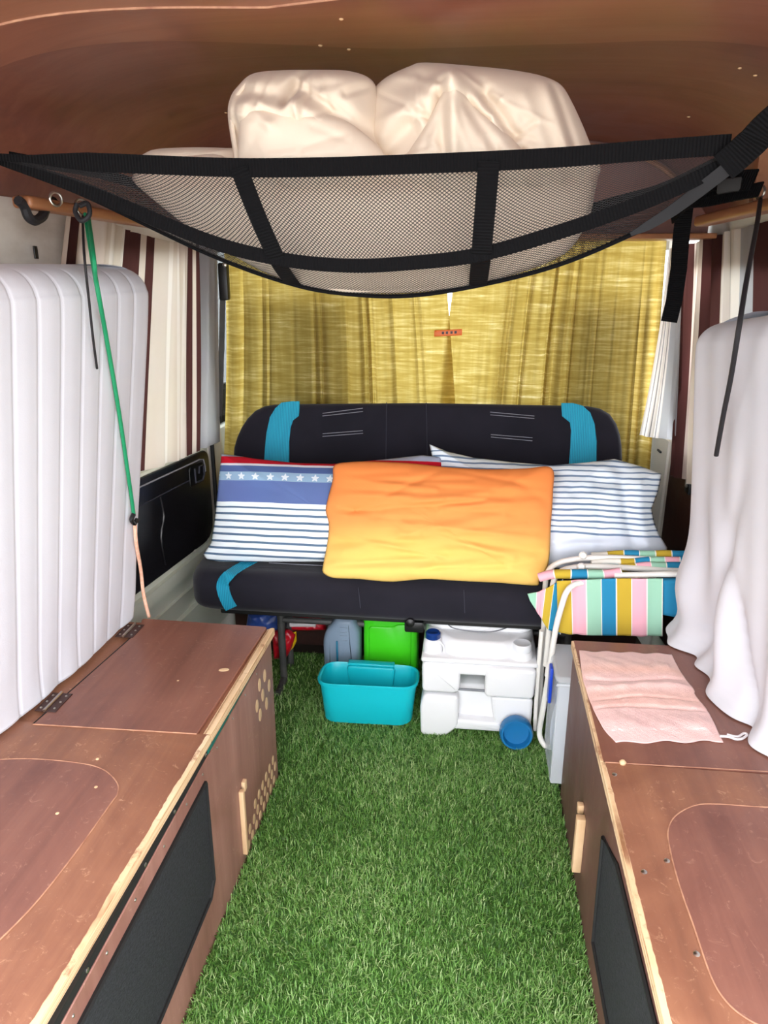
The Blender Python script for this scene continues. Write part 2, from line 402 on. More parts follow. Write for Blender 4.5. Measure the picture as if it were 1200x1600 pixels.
M_bluebag = plain('blue_packet_film', (40, 70, 150), .3, (70, 100, 180), 24)
M_wbag = plain('white_packet_print', (220, 214, 216), .4)
M_orangeclip = plain('orange_plastic_clip', (236, 112, 24), .4)
M_peg = plain('cream_plastic_peg', (230, 196, 170), .5)
M_pink = None
def towelmat():
    k = NT('pink_terry_towel'); mp = k.coord('UV'); sp = k.n('ShaderNodeSeparateXYZ'); k.l(mp, 0, sp, 0)
    r = k.ramp(sp, 1, [(0, rgb(236, 186, 184)), (.30, rgb(240, 192, 188)), (.36, rgb(232, 172, 160)), (.48, rgb(238, 184, 172)), (.58, rgb(242, 196, 192)), (.68, rgb(240, 192, 186)), (.74, rgb(230, 172, 154)), (.8, rgb(236, 190, 180)), (1, rgb(240, 194, 192))])
    nz = k.noise(k.coord('Object'), 18, 5); m = k.mix((r, 0), rgb(248, 222, 210), .15); k.l(nz, 'Fac', m, 0)
    m2 = k.mix((r, 0), (m, 2), .5); k.l(m2, 2, k.b, 'Base Color'); k.b.inputs['Roughness'].default_value = .95
    k.b.inputs['Sheen Weight'].default_value = .3; nb = k.noise(k.coord('Object'), 420, 3); k.bump(nb, 'Fac', .5, .003); return k.m
M_pink = towelmat()
def yellow_curtain():
    k = NT('olive_yellow_slub_cloth'); mp = k.coord('Object', (7, 7, 95)); n = k.noise(mp, 1.0, 5, .62, .4)
    mp2 = k.coord('Object', (60, 60, 3)); n2 = k.noise(mp2, 1.0, 2, .5)
    ad = k.n('ShaderNodeMath', operation='MULTIPLY_ADD', i_1=.2); k.l(n2, 'Fac', ad, 0); k.l(n, 'Fac', ad, 2)
    rb = k.ramp(ad, 0, [(.4, rgb(166, 144, 74)), (.9, rgb(192, 172, 104))]); k.l(rb, 0, k.b, 'Base Color')
    rt = k.ramp(ad, 0, [(.40, rgb(168, 140, 62)), (.60, rgb(190, 164, 84)), (.74, rgb(222, 200, 128)), (.86, rgb(252, 238, 188))])
    k.b.inputs['Roughness'].default_value = .95; k.b.inputs['Specular IOR Level'].default_value = .1
    k.bump(n, 'Fac', .2, .003); add_transl(k, (rt, 0), .65); return k.m
M_ycurt = yellow_curtain()
def glass(name, tint=(1, 1, 1, 1)):
    k = NT(name); tr = k.n('ShaderNodeBsdfTransparent'); tr.inputs[0].default_value = tint; gl = k.n('ShaderNodeBsdfGlossy'); gl.inputs['Roughness'].default_value = .02
    fr = k.n('ShaderNodeFresnel', i_0=1.45); mx = k.n('ShaderNodeMixShader'); k.l(fr, 0, mx, 0); k.l(tr, 0, mx, 1); k.l(gl, 0, mx, 2); k.l(mx, 0, k.o, 'Surface'); return k.m
M_glass = glass('window_glass', (.93, .96, .96, 1))
def clearplastic():
    k = NT('clear_frosted_plastic'); tr = k.n('ShaderNodeBsdfTransparent'); tr.inputs[0].default_value = (.96, .98, 1, 1); mx = k.n('ShaderNodeMixShader', i_0=.36)
    k.b.inputs['Base Color'].default_value = rgb(248, 250, 252); k.b.inputs['Roughness'].default_value = .2
    k.l(tr, 0, mx, 1); k.l(k.b, 0, mx, 2); k.l(mx, 0, k.o, 'Surface'); return k.m
M_clear = clearplastic()

# ================================================================== THE VAN (setting)
def WL(y, o=0): return -1.0 + .09 * (y - 2.03) + o       # left wall, toes in towards the cab
def WR(y, o=0): return .80 - .09 * (y - 2.0) - o         # right wall
YR, YF = .35, 3.65                                       # rear opening, windscreen
def wallquad(fn, y0, y1, z0, z1, th=.03, o=0.0, r=0):
    s = -1 if fn is WL else 1; V = []
    for y in (y0, y1):
        for x in (fn(y, o), fn(y, o) + s * th):
            for z in (z0, z1): V.append((x, y, z))
    F = [(0, 1, 3, 2), (4, 6, 7, 5), (0, 4, 5, 1), (2, 3, 7, 6), (0, 2, 6, 4), (1, 5, 7, 3)]
    return (np.array(V), F)
struct('ground', box(-9, 9, -9, 9, -.62, -.52), M_ground, label='pale ground outside the van')
fl = struct('floor', box(-1.16, .96, YR, YF, -.06, -.012), M_floor)
wl = struct('wall_left', join(wallquad(WL, YR, YF, -.03, .84), wallquad(WL, YR, 1.75, .84, 1.60)), M_sill)
struct('upper_panel', wallquad(WL, YR, 1.86, 1.385, 1.57, .02, .012), M_dirty, wl)
struct('upper_rail', wallquad(WL, 1.86, 2.72, 1.46, 1.60, .03, 0), M_white_metal, wl)
for (z0, z1, o, y0) in ((.395, .44, .018, 1.7), (.30, .335, .012, 1.7), (.10, .26, .02, 1.7)):
    struct('sill_moulding', wallquad(WL, y0, 2.74, z0, z1, .03, o), M_sill, wl)
for p in [(-0.951,2.352,0.466),(-0.941,2.464,0.468)]: struct('screw', screw_geo(p, (1, 0, 0), .008), M_white_metal, wl)
pl = struct('front_pillar', wallquad(WL, 2.56, 2.675, -.03, 1.60, .03, .004), M_white_metal, wl)
struct('door_seal', tube([(WL(2.575, .012), 2.575, z) for z in np.linspace(.30, 1.50, 14)], .008, 8), M_rubber, wl)
w1 = struct('window_1', join(wallquad(WL, 1.72, 1.78, .84, 1.6, .03), wallquad(WL, 2.52, 2.57, .84, 1.6, .03)), M_white_metal)
struct('pane', wallquad(WL, 1.76, 2.54, .83, 1.48, .005, -.015), M_glass, w1)
w2 = struct('window_2', join(wallquad(WL, 2.665, 2.685, .84, 1.6, .03), wallquad(WL, 3.58, 3.65, .84, 1.6, .03)), M_white_metal)
struct('pane', wallquad(WL, 2.675, 3.62, .83, 1.58, .005, -.015), M_glass, w2)
wr = struct('wall_right', join(wallquad(WR, YR, YF, -.03, .84), wallquad(WR, YR, 1.75, .84, 1.60), wallquad(WR, 1.7, 2.68, 1.42, 1.6)), M_sill)
w3 = struct('window_3', join(wallquad(WR, 1.72, 1.78, .84, 1.6, .03), wallquad(WR, 2.46, 2.52, .84, 1.6, .03)), M_white_metal)
struct('pane', wallquad(WR, 1.76, 2.5, .83, 1.45, .005, -.015), M_glass, w3)
w4 = struct('window_4', join(wallquad(WR, 2.94, 2.98, .84, 1.6, .03), wallquad(WR, 3.58, 3.65, .84, 1.6, .03)), M_white_metal)
struct('pane', wallquad(WR, 2.94, 3.62, .83, 1.58, .005, -.015), M_glass, w4)
struct('pillar', wallquad(WR, 2.665, 2.95, -.03, .86, .03, .008), M_white_metal, wr)
struct('pillar_panel', wallquad(WR, 2.70, 2.90, .2, .83, .02, .016), M_white_metal, wr)
struct('slot', obox((0.711,2.772,0.776), (0, 1, 0), (1, 0, 0), (0, 0, 1), .045, .006, .006), M_rubber, wr)
d2 = struct('door_2', wallquad(WR, 2.06, 2.66, .12, .86, .02, .014), M_darkwood)
lt = struct('latch', obox((0.732,2.426,0.751), (0, 1, 0), (1, 0, 0), (0, 0, 1), .05, .02, .07, .006), M_black_plastic, d2)
struct('latch_bolt', obox((0.718,2.416,0.76), (0, 1, 0), (1, 0, 0), (0, 0, 1), .012, .01, .04, .003), M_chrome, d2)
# sliding-door card, black, with pull handle
def wl_loop(pts, o): return [(WL(y, o), y, z) for y, z in pts]
card = roundpoly(np.array([(1.86, .478), (2.53, .462), (2.535, .80), (1.86, .825)]), [.02, .09, .05, .02], 6)
d1 = struct('door_1', pad(card, (WL(0, .006), 0, 0), (.09, 1, 0), (0, 0, 1), .016, .006, 2), M_black_card)
def onL(pts, o): return [(WL(y, o), y, z) for y, z in pts]
struct('seam', tube(onL([(1.9, .742), (2.49, .722)], .023), .0022, 6), M_seam, d1)
struct('trim_line', tube(onL([(1.9, .80), (2.44, .779), (2.47, .772), (2.478, .75), (2.478, .725)], .024), .0026, 6), M_stitch, d1)
hd = struct('pull_handle', pad(roundpoly(np.array([(2.36, .700), (2.47, .696), (2.47, .768), (2.36, .772)]), .016), (WL(0, .022), 0, 0), (.09, 1, 0), (0, 0, 1), .006, .003, 2), M_black_plastic, d1)
struct('handle_rim', tube(onL([(2.385, .76), (2.385, .71), (2.44, .705), (2.455, .72), (2.455, .755), (2.42, .758), (2.415, .735)], .03), .0035, 6), M_seam, d1)
struct('card_fold', tube(onL([(2.15, .73), (2.16, .66), (2.13, .60), (2.14, .50)], .02), .006, 6, 10), M_black_card, d1)
struct('card_frame', tube(onL([tuple(p) for p in card], .006), .008, 6, 0, True), M_sill, d1)
# ceiling : three crosswise plywood boards following the crown of the roof, then the bulkhead over the cab
def ceil_z(x, y):
    c = (WL(y) + WR(y)) / 2; h = (WR(y) - WL(y)) / 2; u = np.clip(abs(x - c) / h, 0, 1)
    return 1.555 + .262 * (1 - u ** 5.5) - .012 * max(0, (y - 1.6))
def ceil_board(y0, y1, dz, th=.012, n=60):
    V = []
    for yb in (y0, y1):
        for k in range(n):
            u = k / (n - 1); y = yb if np.isscalar(yb) else 0
            x = WL(1.3, -.02) + (WR(1.3, -.02) - WL(1.3, -.02)) * u
            y = yb if np.isscalar(yb) else yb[0](x) + yb[1]
            x = WL(y, -.02) + (WR(y, -.02) - WL(y, -.02)) * u; V.append((x, y, ceil_z(x, y) + dz))
    V = np.array(V); W_ = V + np.array([0, 0, th]); A = np.vstack([V, W_]); F = []; m = 2 * n
    for k in range(n - 1):
        F += [(k, n + k, n + k + 1, k + 1), (m + k, m + k + 1, m + n + k + 1, m + n + k), (k, k + 1, m + k + 1, m + k), (n + k, m + n + k, m + n + k + 1, n + k + 1)]
    F += [(0, m, m + n, n), (n - 1, 2 * n - 1, m + 2 * n - 1, m + n - 1)]
    return (A, F)
def seam1(x): return 1.312 - .16 * max(0, -x - .34) - .22 * max(0, x + .34)
def seam2(x): return 1.60 - .34 * max(0, (-x - .15)) ** 1.2 - .10 * max(0, x - .2)
ce = struct('ceiling', ceil_board(YR, YF, .03, .01), M_white_metal)
struct('plank', ceil_board(YR, (seam1, 0), -.008, .02), M_ceil2, ce)
struct('plank', ceil_board((seam1, .002), (seam2, 0), .0, .02), M_ceil3, ce)
struct('plank', ceil_board((seam2, .002), 2.60, .002, .02), M_ceil, ce)
struct('edge_wear', tube([(x, seam1(x), ceil_z(x, seam1(x)) - .008) for x in np.linspace(-.95, .55, 40)], .0028, 6), M_groove, ce)
for (x, y) in [(-0.235,1.41),(-0.3,1.557),(0.501,1.701),(0.537,1.718),(0.514,2.105),(-0.251,1.588),(-0.638,2.03)]:
    struct('screw', screw_geo((x, y, ceil_z(x, y) - (.010 if y < 1.325 else 0)), (0, 0, -1), .004), M_pale, ce)
# bulkhead above the yellow curtain, built of one board, and the ledge in front of it
xs = np.linspace(WL(2.6, .01), WR(2.6, .01), 30)
bk = [(x, 1.525) for x in xs] + [(x, ceil_z(x, 2.6) + .01) for x in xs[::-1]]
bh = struct('wall_front', pad(np.array(bk), (0, 2.625, 0), (1, 0, 0), (0, 0, 1), .02, 0), M_ceil)
struct('trim_strip', tube([(x, 2.595, ceil_z(x, 2.6) - .012) for x in np.linspace(-.8, .62, 30)], .008, 6), M_ledge, bh)
t1 = struct('trim_1', box(WL(2.6, .01), WR(2.6, .01), 2.50, 2.70, 1.508, 1.524, .004), M_ledge)
# wooden rails along the lower edge of the ceiling
def rail(name, p, q, w, h):
    p = np.array(p); q = np.array(q); L = np.linalg.norm(q - p); ax = unit(q - p)
    return struct(name, obox((p + q) / 2, ax, np.cross((0, 0, 1), ax), (0, 0, 1), L, w, h, .008, 3), M_ledge)
trl = rail('trim_2', (-.905, 1.50, 1.548), (-.87, 2.48, 1.532), .045, .024)
trr = rail('trim_3', (.685, 1.5, 1.565), (.64, 2.34, 1.548), .045, .028)
for y in (1.6, 2.0): struct('rail_bracket', box(.66, .70, y, y + .03, 1.575, ceil_z(.68, y) + .005), M_ledge, trr)
# cab: dashboard wall, windscreen
cab = struct('trim_4', box(WL(YF, -.03), WR(YF, -.03), YF - .05, YF, -.03, .86), M_sill)
w5 = struct('window_5', join(box(WL(YF, -.03), WR(YF, -.03), YF - .03, YF, 1.5, 1.62), box(WL(YF, -.03), WL(YF, .05), YF - .03, YF, .86, 1.5), box(WR(YF, .05), WR(YF, -.03), YF - .03, YF, .86, 1.5)), M_white_metal)
struct('pane', box(WL(YF, .03), WR(YF, .03), YF - .018, YF - .012, .85, 1.51), M_glass, w5)
struct('trim_5', box(-.90, .66, 2.585, 2.60, -.012, .44), M_darkwood)

# ------------------------------------------------------------------ the two cab seats whose backs shadow the yellow curtain
def cab_seat(x0, x1, ztop, label):
    t = empty('cab_chair', label, 'car seat', ((x0 + x1) / 2, 3.0, -.012), 'cab seats')
    o = roundpoly(np.array([(x0, .40), (x1, .40), (x1, ztop - .02), (x1 - .02, ztop), (x0 + .02, ztop), (x0, ztop - .02)]), .03)
    obj('backrest', pad(o, (0, 2.90, 0), (1, 0, 0), (0, 0, 1), .11, .03), M_navy, t)
    obj('seat_cushion', box(x0 - .03, x1 + .03, 2.9, 3.35, .36, .48, .04, 3), M_navy, t)
    obj('seat_base', box(x0 + .02, x1 - .02, 2.92, 3.3, -.012, .36, .02), M_darkwood, t)
cab_seat(-.79, -.42, 1.345, 'dark cab seat shadowing the left half of the yellow curtain')
cab_seat(.30, .66, 1.325, 'dark cab seat shadowing the right half of the yellow curtain')

# ================================================================== GRASS MAT
gm = empty('grass_mat', 'green artificial grass mat covering the aisle floor', 'mat', (-.1, 1.6, -.012))
gx = [(-.515, .50), (.285, .50), (.296, 1.8), (.296, 2.5), (-.9, 2.5), (-.9, 1.8), (-.515, 1.8)]
obj('backing', pad(np.array(gx), (0, 0, -.012), (1, 0, 0), (0, 1, 0), .012, 0), plain('mat_backing', (66, 104, 44), .9, (84, 124, 60), 40), gm)
def grass():
    N = 90000; P = np.stack([rng.uniform(-.515, .296, N), rng.uniform(.88, 2.48, N) ** 1.0], 1)
    n2 = 5000; P = np.vstack([P, np.stack([rng.uniform(-.9, -.515, n2), rng.uniform(1.82, 2.48, n2)], 1)]); N = len(P)
    patch = sn(np.c_[P, np.zeros(N)], 2.2, 5, 3); h = rng.uniform(.010, .021, N) * (1 + .15 * patch); w = rng.uniform(.0007, .0013, N)
    a = rng.uniform(0, 6.283, N); lean = rng.uniform(.1, 1.25, N); dx = np.cos(a); dy = np.sin(a); px = -dy; py = dx
    seam = np.abs(P[:, 1] - (1.745 - .03 * P[:, 0])) < .006; h[seam] *= .45
    b = np.c_[P, np.zeros(N)]; d = np.c_[dx, dy, np.zeros(N)]; q = np.c_[px, py, np.zeros(N)]
    mid = b + d * (h * lean * .35)[:, None] + np.c_[np.zeros((N, 2)), h * .62]; tip = b + d * (h * lean)[:, None] + np.c_[np.zeros((N, 2)), h * (1 - .22 * lean)]
    ww = w[:, None]; V = np.stack([b - q * ww, b + q * ww, mid + q * ww * .9, mid - q * ww * .9, tip + q * ww * .25, tip - q * ww * .25], 1).reshape(-1, 3)
    i = np.arange(N)[:, None] * 6; F = np.concatenate([i + np.array([0, 1, 2, 3]), i + np.array([3, 2, 4, 5])], 0)
    return V, F, np.clip(.5 + .28 * rng.normal(size=N) + .18 * patch, 0, 1)
gv, gf, gc = grass()
me = bpy.data.meshes.new('blades'); me.vertices.add(len(gv)); me.vertices.foreach_set('co', (gv - ORG[gm.name]).ravel())
me.loops.add(gf.size); me.loops.foreach_set('vertex_index', gf.ravel().astype(np.int32)); me.polygons.add(len(gf))
me.polygons.foreach_set('loop_start', np.arange(0, gf.size, 4, dtype=np.int32)); me.update(calc_edges=True)
at_ = me.attributes.new('tone', 'FLOAT', 'POINT'); at_.data.foreach_set('value', np.repeat(gc, 6).astype(np.float32))
def grassmat():
    k = NT('artificial_grass_blades'); a = k.n('ShaderNodeAttribute', attribute_name='tone')
    r = k.ramp(a, 'Fac', [(0, rgb(62, 106, 36)), (.4, rgb(104, 156, 66)), (.7, rgb(142, 186, 100)), (.95, rgb(190, 214, 150))]); k.l(r, 0, k.b, 'Base Color')
    k.b.inputs['Roughness'].default_value = .45; add_transl(k, (r, 0), .25); return k.m
me.materials.append(grassmat()); go = bpy.data.objects.new('blades', me); COL.objects.link(go); go.parent = gm; go['kind'] = 'stuff'

# ================================================================== STORAGE BENCH, LEFT
lb = empty('storage_bench', 'long stained plywood storage bench with flower vent and mesh window, left of the aisle', 'storage bench', (-.78, 1.1, -.012), 'plywood storage benches')
XB = -1.10
obj('carcass', box(-1.04, -.53, .48, 1.765, -.012, .450), M_darkwood, lb)
obj('front_panel', box(-.532, -.518, .46, 1.768, -.012, .446, .0015, 1), M_boxf, lb)
obj('end_panel', box(-1.04, -.532, 1.752, 1.768, -.012, .446), M_box, lb)
obj('gap_strip', box(-.535, -.5205, .46, 1.768, .446, .463), M_rubber, lb)
tape = obj('edge_tape', box(-.521, -.5178, 1.26, 1.768, .449, .462, .001, 1), M_teal_tape, lb, label='teal tape')
def topquad(x1f, y0, y1, z0, z1, xo=XB):     # worktop between the wall side and the aisle edge x1f(y)
    V = []
    for y in (y0, y1):
        for x in (max(xo, WL(y) + .004), x1f(y)):
            for z in (z0, z1): V.append((x, y, z))
    return (np.array(V), [(0, 1, 3, 2), (4, 6, 7, 5), (0, 4, 5, 1), (2, 3, 7, 6), (0, 2, 6, 4), (1, 5, 7, 3)])
xe = lambda y: -.529 + .019 * (y - .66)
obj('top_panel', topquad(lambda y: xe(y) - .006, .45, 1.283, .463, .482), M_box, lb)
obj('top_panel', topquad(lambda y: xe(y) - .006, 1.283, 1.775, .463, .476), M_box, lb)
def edge_strip(x, y0, y1, z0, z1, seed, out=1, n=90):
    """bare plywood edge with a chipped, wavy upper boundary"""
    g = np.random.default_rng(seed); ys = np.linspace(y0, y1, n); V = []; F = []
    j = .004 + .0035 * np.abs(sn(np.c_[ys, ys * 0, ys * 0], 4, seed, 3)) + g.uniform(0, .0012, n)
    for i, y in enumerate(ys):
        xx = x(y); V += [(xx, y, z0), (xx, y, z1 - .001), (xx - out * .0015, y, z1 + .0006), (xx - out * j[i] * 1.6, y, z1 + .0007), (xx - out * .02, y, z1 - .004), (xx - out * .012, y, z0)]
    for i in range(n - 1):
        for k in range(6): F.append((i * 6 + k, i * 6 + (k + 1) % 6, i * 6 + 6 + (k + 1) % 6, i * 6 + 6 + k))
    F.append(tuple(range(6))[::-1]); F.append(tuple((n - 1) * 6 + k for k in range(6))); return (np.array(V), F)
obj('plywood_edge', edge_strip(xe, .45, 1.28, .463, .482, 3), M_ply, lb, label='bare plywood edge', sharp=.5)
obj('plywood_edge', edge_strip(xe, 1.284, 1.773, .463, .482, 4), M_ply, lb, label='bare plywood edge', sharp=.5)
lidp = [(-0.871,1.715),(-0.913,1.274),(-0.548,1.281),(-0.529,1.778),(-0.894,1.787)]
lid = obj('lid', pad(roundpoly(np.array(lidp), [.004, .004, .004, .01, .01], 2), (0, 0, .470), (1, 0, 0), (0, 1, 0), .0135, .0012, 1), M_box2, lb)
obj('finger_hole', oval((-0.574,1.54,0.484), (1, .25, 0), (-.25, 1, 0), .013, .0075, .0012), M_pale, lid, label='pale oval finger hole')
obj('edge_wear', tube(np.array([(*lidp[1], .4828), (*lidp[2], .4828)]), .0016, 6), M_groove, lid)
obj('seam_gap', tube(np.array([(lidp[0][0], lidp[0][1], .4828), (lidp[1][0], lidp[1][1], .4828)]), .002, 6), M_rubber, lid)
for c in [(-0.894,1.71,0.484),(-0.912,1.357,0.484)]:
    hg = obj('hinge', obox((c[0], c[1], .4845), (0, 1, 0), (1, 0, 0), (0, 0, 1), .075, .05, .002, .0008, 1), M_darkwood, lb)
    obj('hinge_pin', tube([(c[0] - .002, c[1] - .038, .487), (c[0] - .002, c[1] + .038, .487)], .0035, 8), M_chrome, hg)
    for dy in (-.025, 0, .025):
        for dx in (-.016, .016): obj('screw', screw_geo((c[0] + dx, c[1] + dy, .4855), (0, 0, 1), .003), M_chrome, hg)
# rounded lid set in the near half
gro = [(-0.984,1.138),(-0.861,1.161),(-0.753,1.161),(-0.692,1.148),(-0.647,1.115),(-0.63,1.084),(-0.63,1.053),(-0.633,0.938),(-0.641,0.835),(-0.657,0.761),(-0.673,0.725)]
gl = np.array(gro); gl = np.vstack([catmull(gl, 60), [(-.93, gl[-1][1] - .06), (-.95, gl[0][1])]])
ld2 = obj('round_lid', pad(gl, (0, 0, .476), (1, 0, 0), (0, 1, 0), .0068, .001, 1), M_box2, lb)
obj('routed_groove', tube([(x, y, .4825) for x, y in catmull(np.array(gro), 60)], .0014, 6), M_groove, ld2)
for p in [(-0.717,1.177,0.482),(-0.714,1.02,0.482),(-0.679,1.096,0.482),(-0.668,1.48,0.482)]: obj('wood_plug', screw_geo(p, (0, 0, 1), .0035), M_pale, lb)
# recessed mesh window in the aisle face
win = [(1.226, .404), (1.223, .155), (1.195, .128), (.66, .128), (.62, .404)]
wf = obj('mesh_window', pad(np.array(win), (-.5182, 0, 0), (0, 1, 0), (0, 0, 1), .0016, .0005, 1), M_mesh_black, lb, label='black mesh window')
obj('window_frame', tube([(-.5155, y, z) for y, z in win], .005, 6, 0, True), M_rubber, wf)
ht = [(-0.517,1.69,0.383),(-0.517,1.64,0.385),(-0.517,1.726,0.331),(-0.517,1.663,0.34),(-0.517,1.608,0.342),(-0.517,1.693,0.295),(-0.517,1.63,0.301)]
for p in ht: obj('vent_hole', oval((-.5185, p[1], p[2]), (0, 1, 0), (0, 0, 1), .0135, .020, .0012), M_pale, lb)
for r_ in range(3):
    for c in range(8):
        y = 1.47 + .036 * c + (.018 if r_ % 2 else 0); z = .022 + .034 * r_
        if r_ == 2 and c < 2: continue
        if y < 1.75: obj('vent_hole', oval((-.5185, y, z), (0, 1, 0), (0, 0, 1), .012, .016, .0012), M_pale, lb)
hb = obj('pull_batten', box(-.518, -.506, 1.422, 1.436, .035, .222, .002), M_pale, lb, label='bare pale wooden pull batten')
obj('pull_block', box(-.518, -.508, 1.445, 1.462, .205, .232, .002), M_pale, hb)
for y in (.70, .80, .90, 1.02, 1.13, 1.22, 1.31, 1.42, 1.52, 1.62): obj('screw', screw_geo((-.5185, y, .43), (1, 0, 0), .003), M_chrome, lb)
for y in (.75, .95, 1.08, 1.25, 1.4, 1.55): obj('screw', screw_geo((-.5200, y, .4545), (1, 0, 0), .004), M_chrome, lb)

# ================================================================== STORAGE BENCH, RIGHT
rb = empty('storage_bench', 'long stained plywood storage bench carrying the pink towel, right of the aisle', 'storage bench', (.5, 1.1, -.012), 'plywood storage benches')
xr = lambda y: .283 + .010 * (y - .75)
def topquadR(y0, y1, z0, z1, d=.006):
    V = []
    for y in (y0, y1):
        for x in (xr(y) + d, WR(y) - .004):
            for z in (z0, z1): V.append((x, y, z))
    return (np.array(V), [(0, 2, 3, 1), (4, 5, 7, 6), (0, 1, 5, 4), (2, 6, 7, 3), (0, 4, 6, 2), (1, 3, 7, 5)])
obj('carcass', box(.31, .78, .48, 1.775, -.012, .462), M_darkwood, rb)
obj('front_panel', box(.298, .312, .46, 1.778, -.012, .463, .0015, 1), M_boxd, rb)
obj('end_panel', box(.312, .78, 1.765, 1.780, -.012, .463), M_box, rb)
obj('top_panel', topquadR(.45, 1.283, .463, .482), M_box, rb)
lr = obj('lid', topquadR(1.286, 1.795, .463, .483), M_box2, rb)
obj('edge_wear', tube([(.297, 1.284, .4825), (.70, 1.292, .4825)], .0012, 6), M_groove, lr)
obj('plywood_edge', edge_strip(xr, .45, 1.283, .463, .482, 8, -1), M_ply, rb, label='bare plywood edge', sharp=.5)
obj('plywood_edge', edge_strip(xr, 1.286, 1.793, .463, .482, 9, -1), M_ply, rb, label='bare plywood edge', sharp=.5)
gr2 = [(0.677,1.197),(0.572,1.185),(0.481,1.183),(0.439,1.174),(0.398,1.143),(0.375,1.103),(0.367,1.054),(0.363,0.978),(0.364,0.899),(0.364,0.835),(0.368,0.798),(0.382,0.771),(0.408,0.752),(0.454,0.728)]
g2 = np.array(gr2); g2 = np.vstack([catmull(g2, 70), [(.70, g2[-1][1]), (.74, g2[0][1])]])
lr2 = obj('round_lid', pad(g2, (0, 0, .476), (1, 0, 0), (0, 1, 0), .0068, .001, 1), M_box2, rb)
obj('routed_groove', tube([(x, y, .4826) for x, y in catmull(np.array(gr2), 70)], .0014, 6), M_groove, lr2)
obj('wood_plug', lathe([(.006, 0), (.007, .004), (.004, .008), (0, .009)], (0.331,1.284,0.482), (0, 0, 1), 12), M_pale, rb)
for p in [(0.309,1.248,0.482),(0.356,1.031,0.482),(0.313,1.002,0.482),(0.355,0.854,0.482)]: obj('screw', screw_geo(p, (0, 0, 1), .005), M_chrome, rb)
winr = [(1.222, .352), (1.205, .10), (.62, .10), (.62, .40), (1.10, .40)]
wf = obj('mesh_window', pad(np.array(winr), (.2982, 0, 0), (0, 1, 0), (0, 0, 1), -.0016, 0, 1), M_mesh_black, rb, label='black mesh window')
obj('window_frame', tube([(.2955, y, z) for y, z in winr], .005, 6, 0, True), M_rubber, wf)
hb = obj('pull_batten', box(.278, .298, 1.405, 1.425, .085, .235, .002), M_pale, rb, label='bare pale wooden pull batten')
obj('pull_block', box(.284, .298, 1.44, 1.456, .222, .245, .002), M_pale, hb)
for y in (.72, .80, .92, 1.05, 1.12, 1.2, 1.35, 1.5, 1.65): obj('screw', screw_geo((.2978, y, .445), (-1, 0, 0), .003), M_chrome, rb)

# ================================================================== MATTRESSES
def draped(plan, insets, sg, nz, grooves=None, folds=None):
    """upright mattress shell: plan = (x, y) path, insets = (z, inset, lean_x) rows; folds(s_pts, z, nrm) -> offset"""
    plan = np.asarray(plan, float); n = len(plan); T = np.gradient(plan, axis=0); T /= np.linalg.norm(T, axis=1)[:, None]; N = sg * np.stack([T[:, 1], -T[:, 0]], 1)
    I = catmull(np.asarray(insets, float), nz); V = np.zeros((n, nz, 3))
    for j in range(nz):
        z, ins, ln = I[j]; off = np.full(n, -ins)
        if grooves is not None: off = off + grooves(plan, z)
        if folds is not None: off = off + folds(plan, z, j / (nz - 1))
        V[:, j, :2] = plan + N * off[:, None]; V[:, j, 0] += ln; V[:, j, 2] = z
    return gridf(V, n, nz)
ml_ = empty('mattress', 'white channel-quilted mattress strapped upright along the left wall', 'mattress', (-.98, 1.2, .483), 'upright mattresses')
def arc2(c, r, a0, a1, n): t = np.linspace(a0, a1, n); return [(c[0] + r * math.cos(k), c[1] + r * math.sin(k)) for k in t]
planL = [(-1.02, 1.803)] + arc2((-.945, 1.763), .04, math.pi / 2, -.06, 12)
far = planL[-1]; near = (-1.012, .48)
planL = np.array(planL + [(far[0] + (near[0] - far[0]) * t, far[1] + (near[1] - far[1]) * t) for t in np.linspace(0, 1, 330)[1:]])[::-1]
def chan(P, z):
    k = (P[:, 1] - 1.705) / .07; d = np.abs(k - np.round(k)) * .07; f = np.clip((1.745 - P[:, 1]) / .03, 0, 1)
    return -(.0032 * np.exp(-(d / .0035) ** 2)) * f + .0012 * np.cos(k * math.pi * 2 + math.pi) * f * .6
def wob(P, z, t): return .004 * sn(np.c_[P, np.full(len(P), z * .5)], 1.6, 3) + .007 * np.clip((.75 - z) / .27, 0, 1) ** 1.5 * sn(np.c_[P * [1, 1], np.full(len(P), z * .3)], 6, 9)
insL = [(.4835, .012, 0), (.495, .002, .001), (.53, 0, .003), (.8, 0, .044), (1.1, 0, .090), (1.33, 0, .125), (1.375, .004, .13), (1.40, .016, .13), (1.416, .034, .128), (1.424, .06, .125), (1.428, .10, .12), (1.43, .125, .11)]
mk = draped(planL, insL, 1, 70, chan, wob)
obj('cover', mk, M_mattL, ml_, sharp=1.2)
mr_ = empty('mattress', 'white mattress under a loose rumpled sheet, upright against the right wall', 'mattress', (.76, 1.2, .483), 'upright mattresses')
planR = [(.80, 1.90)] + [(.70, 1.90)] + arc2((.635, 1.855), .045, math.pi / 2, math.pi, 14)
planR += [(.59 + (.73 - .59) * t ** 1.05, 1.855 + (.46 - 1.855) * t) for t in np.linspace(0, 1, 260)[1:]]
planR = np.vstack([resample(planR[:3], 14)[:-1], np.array(planR[2:])])
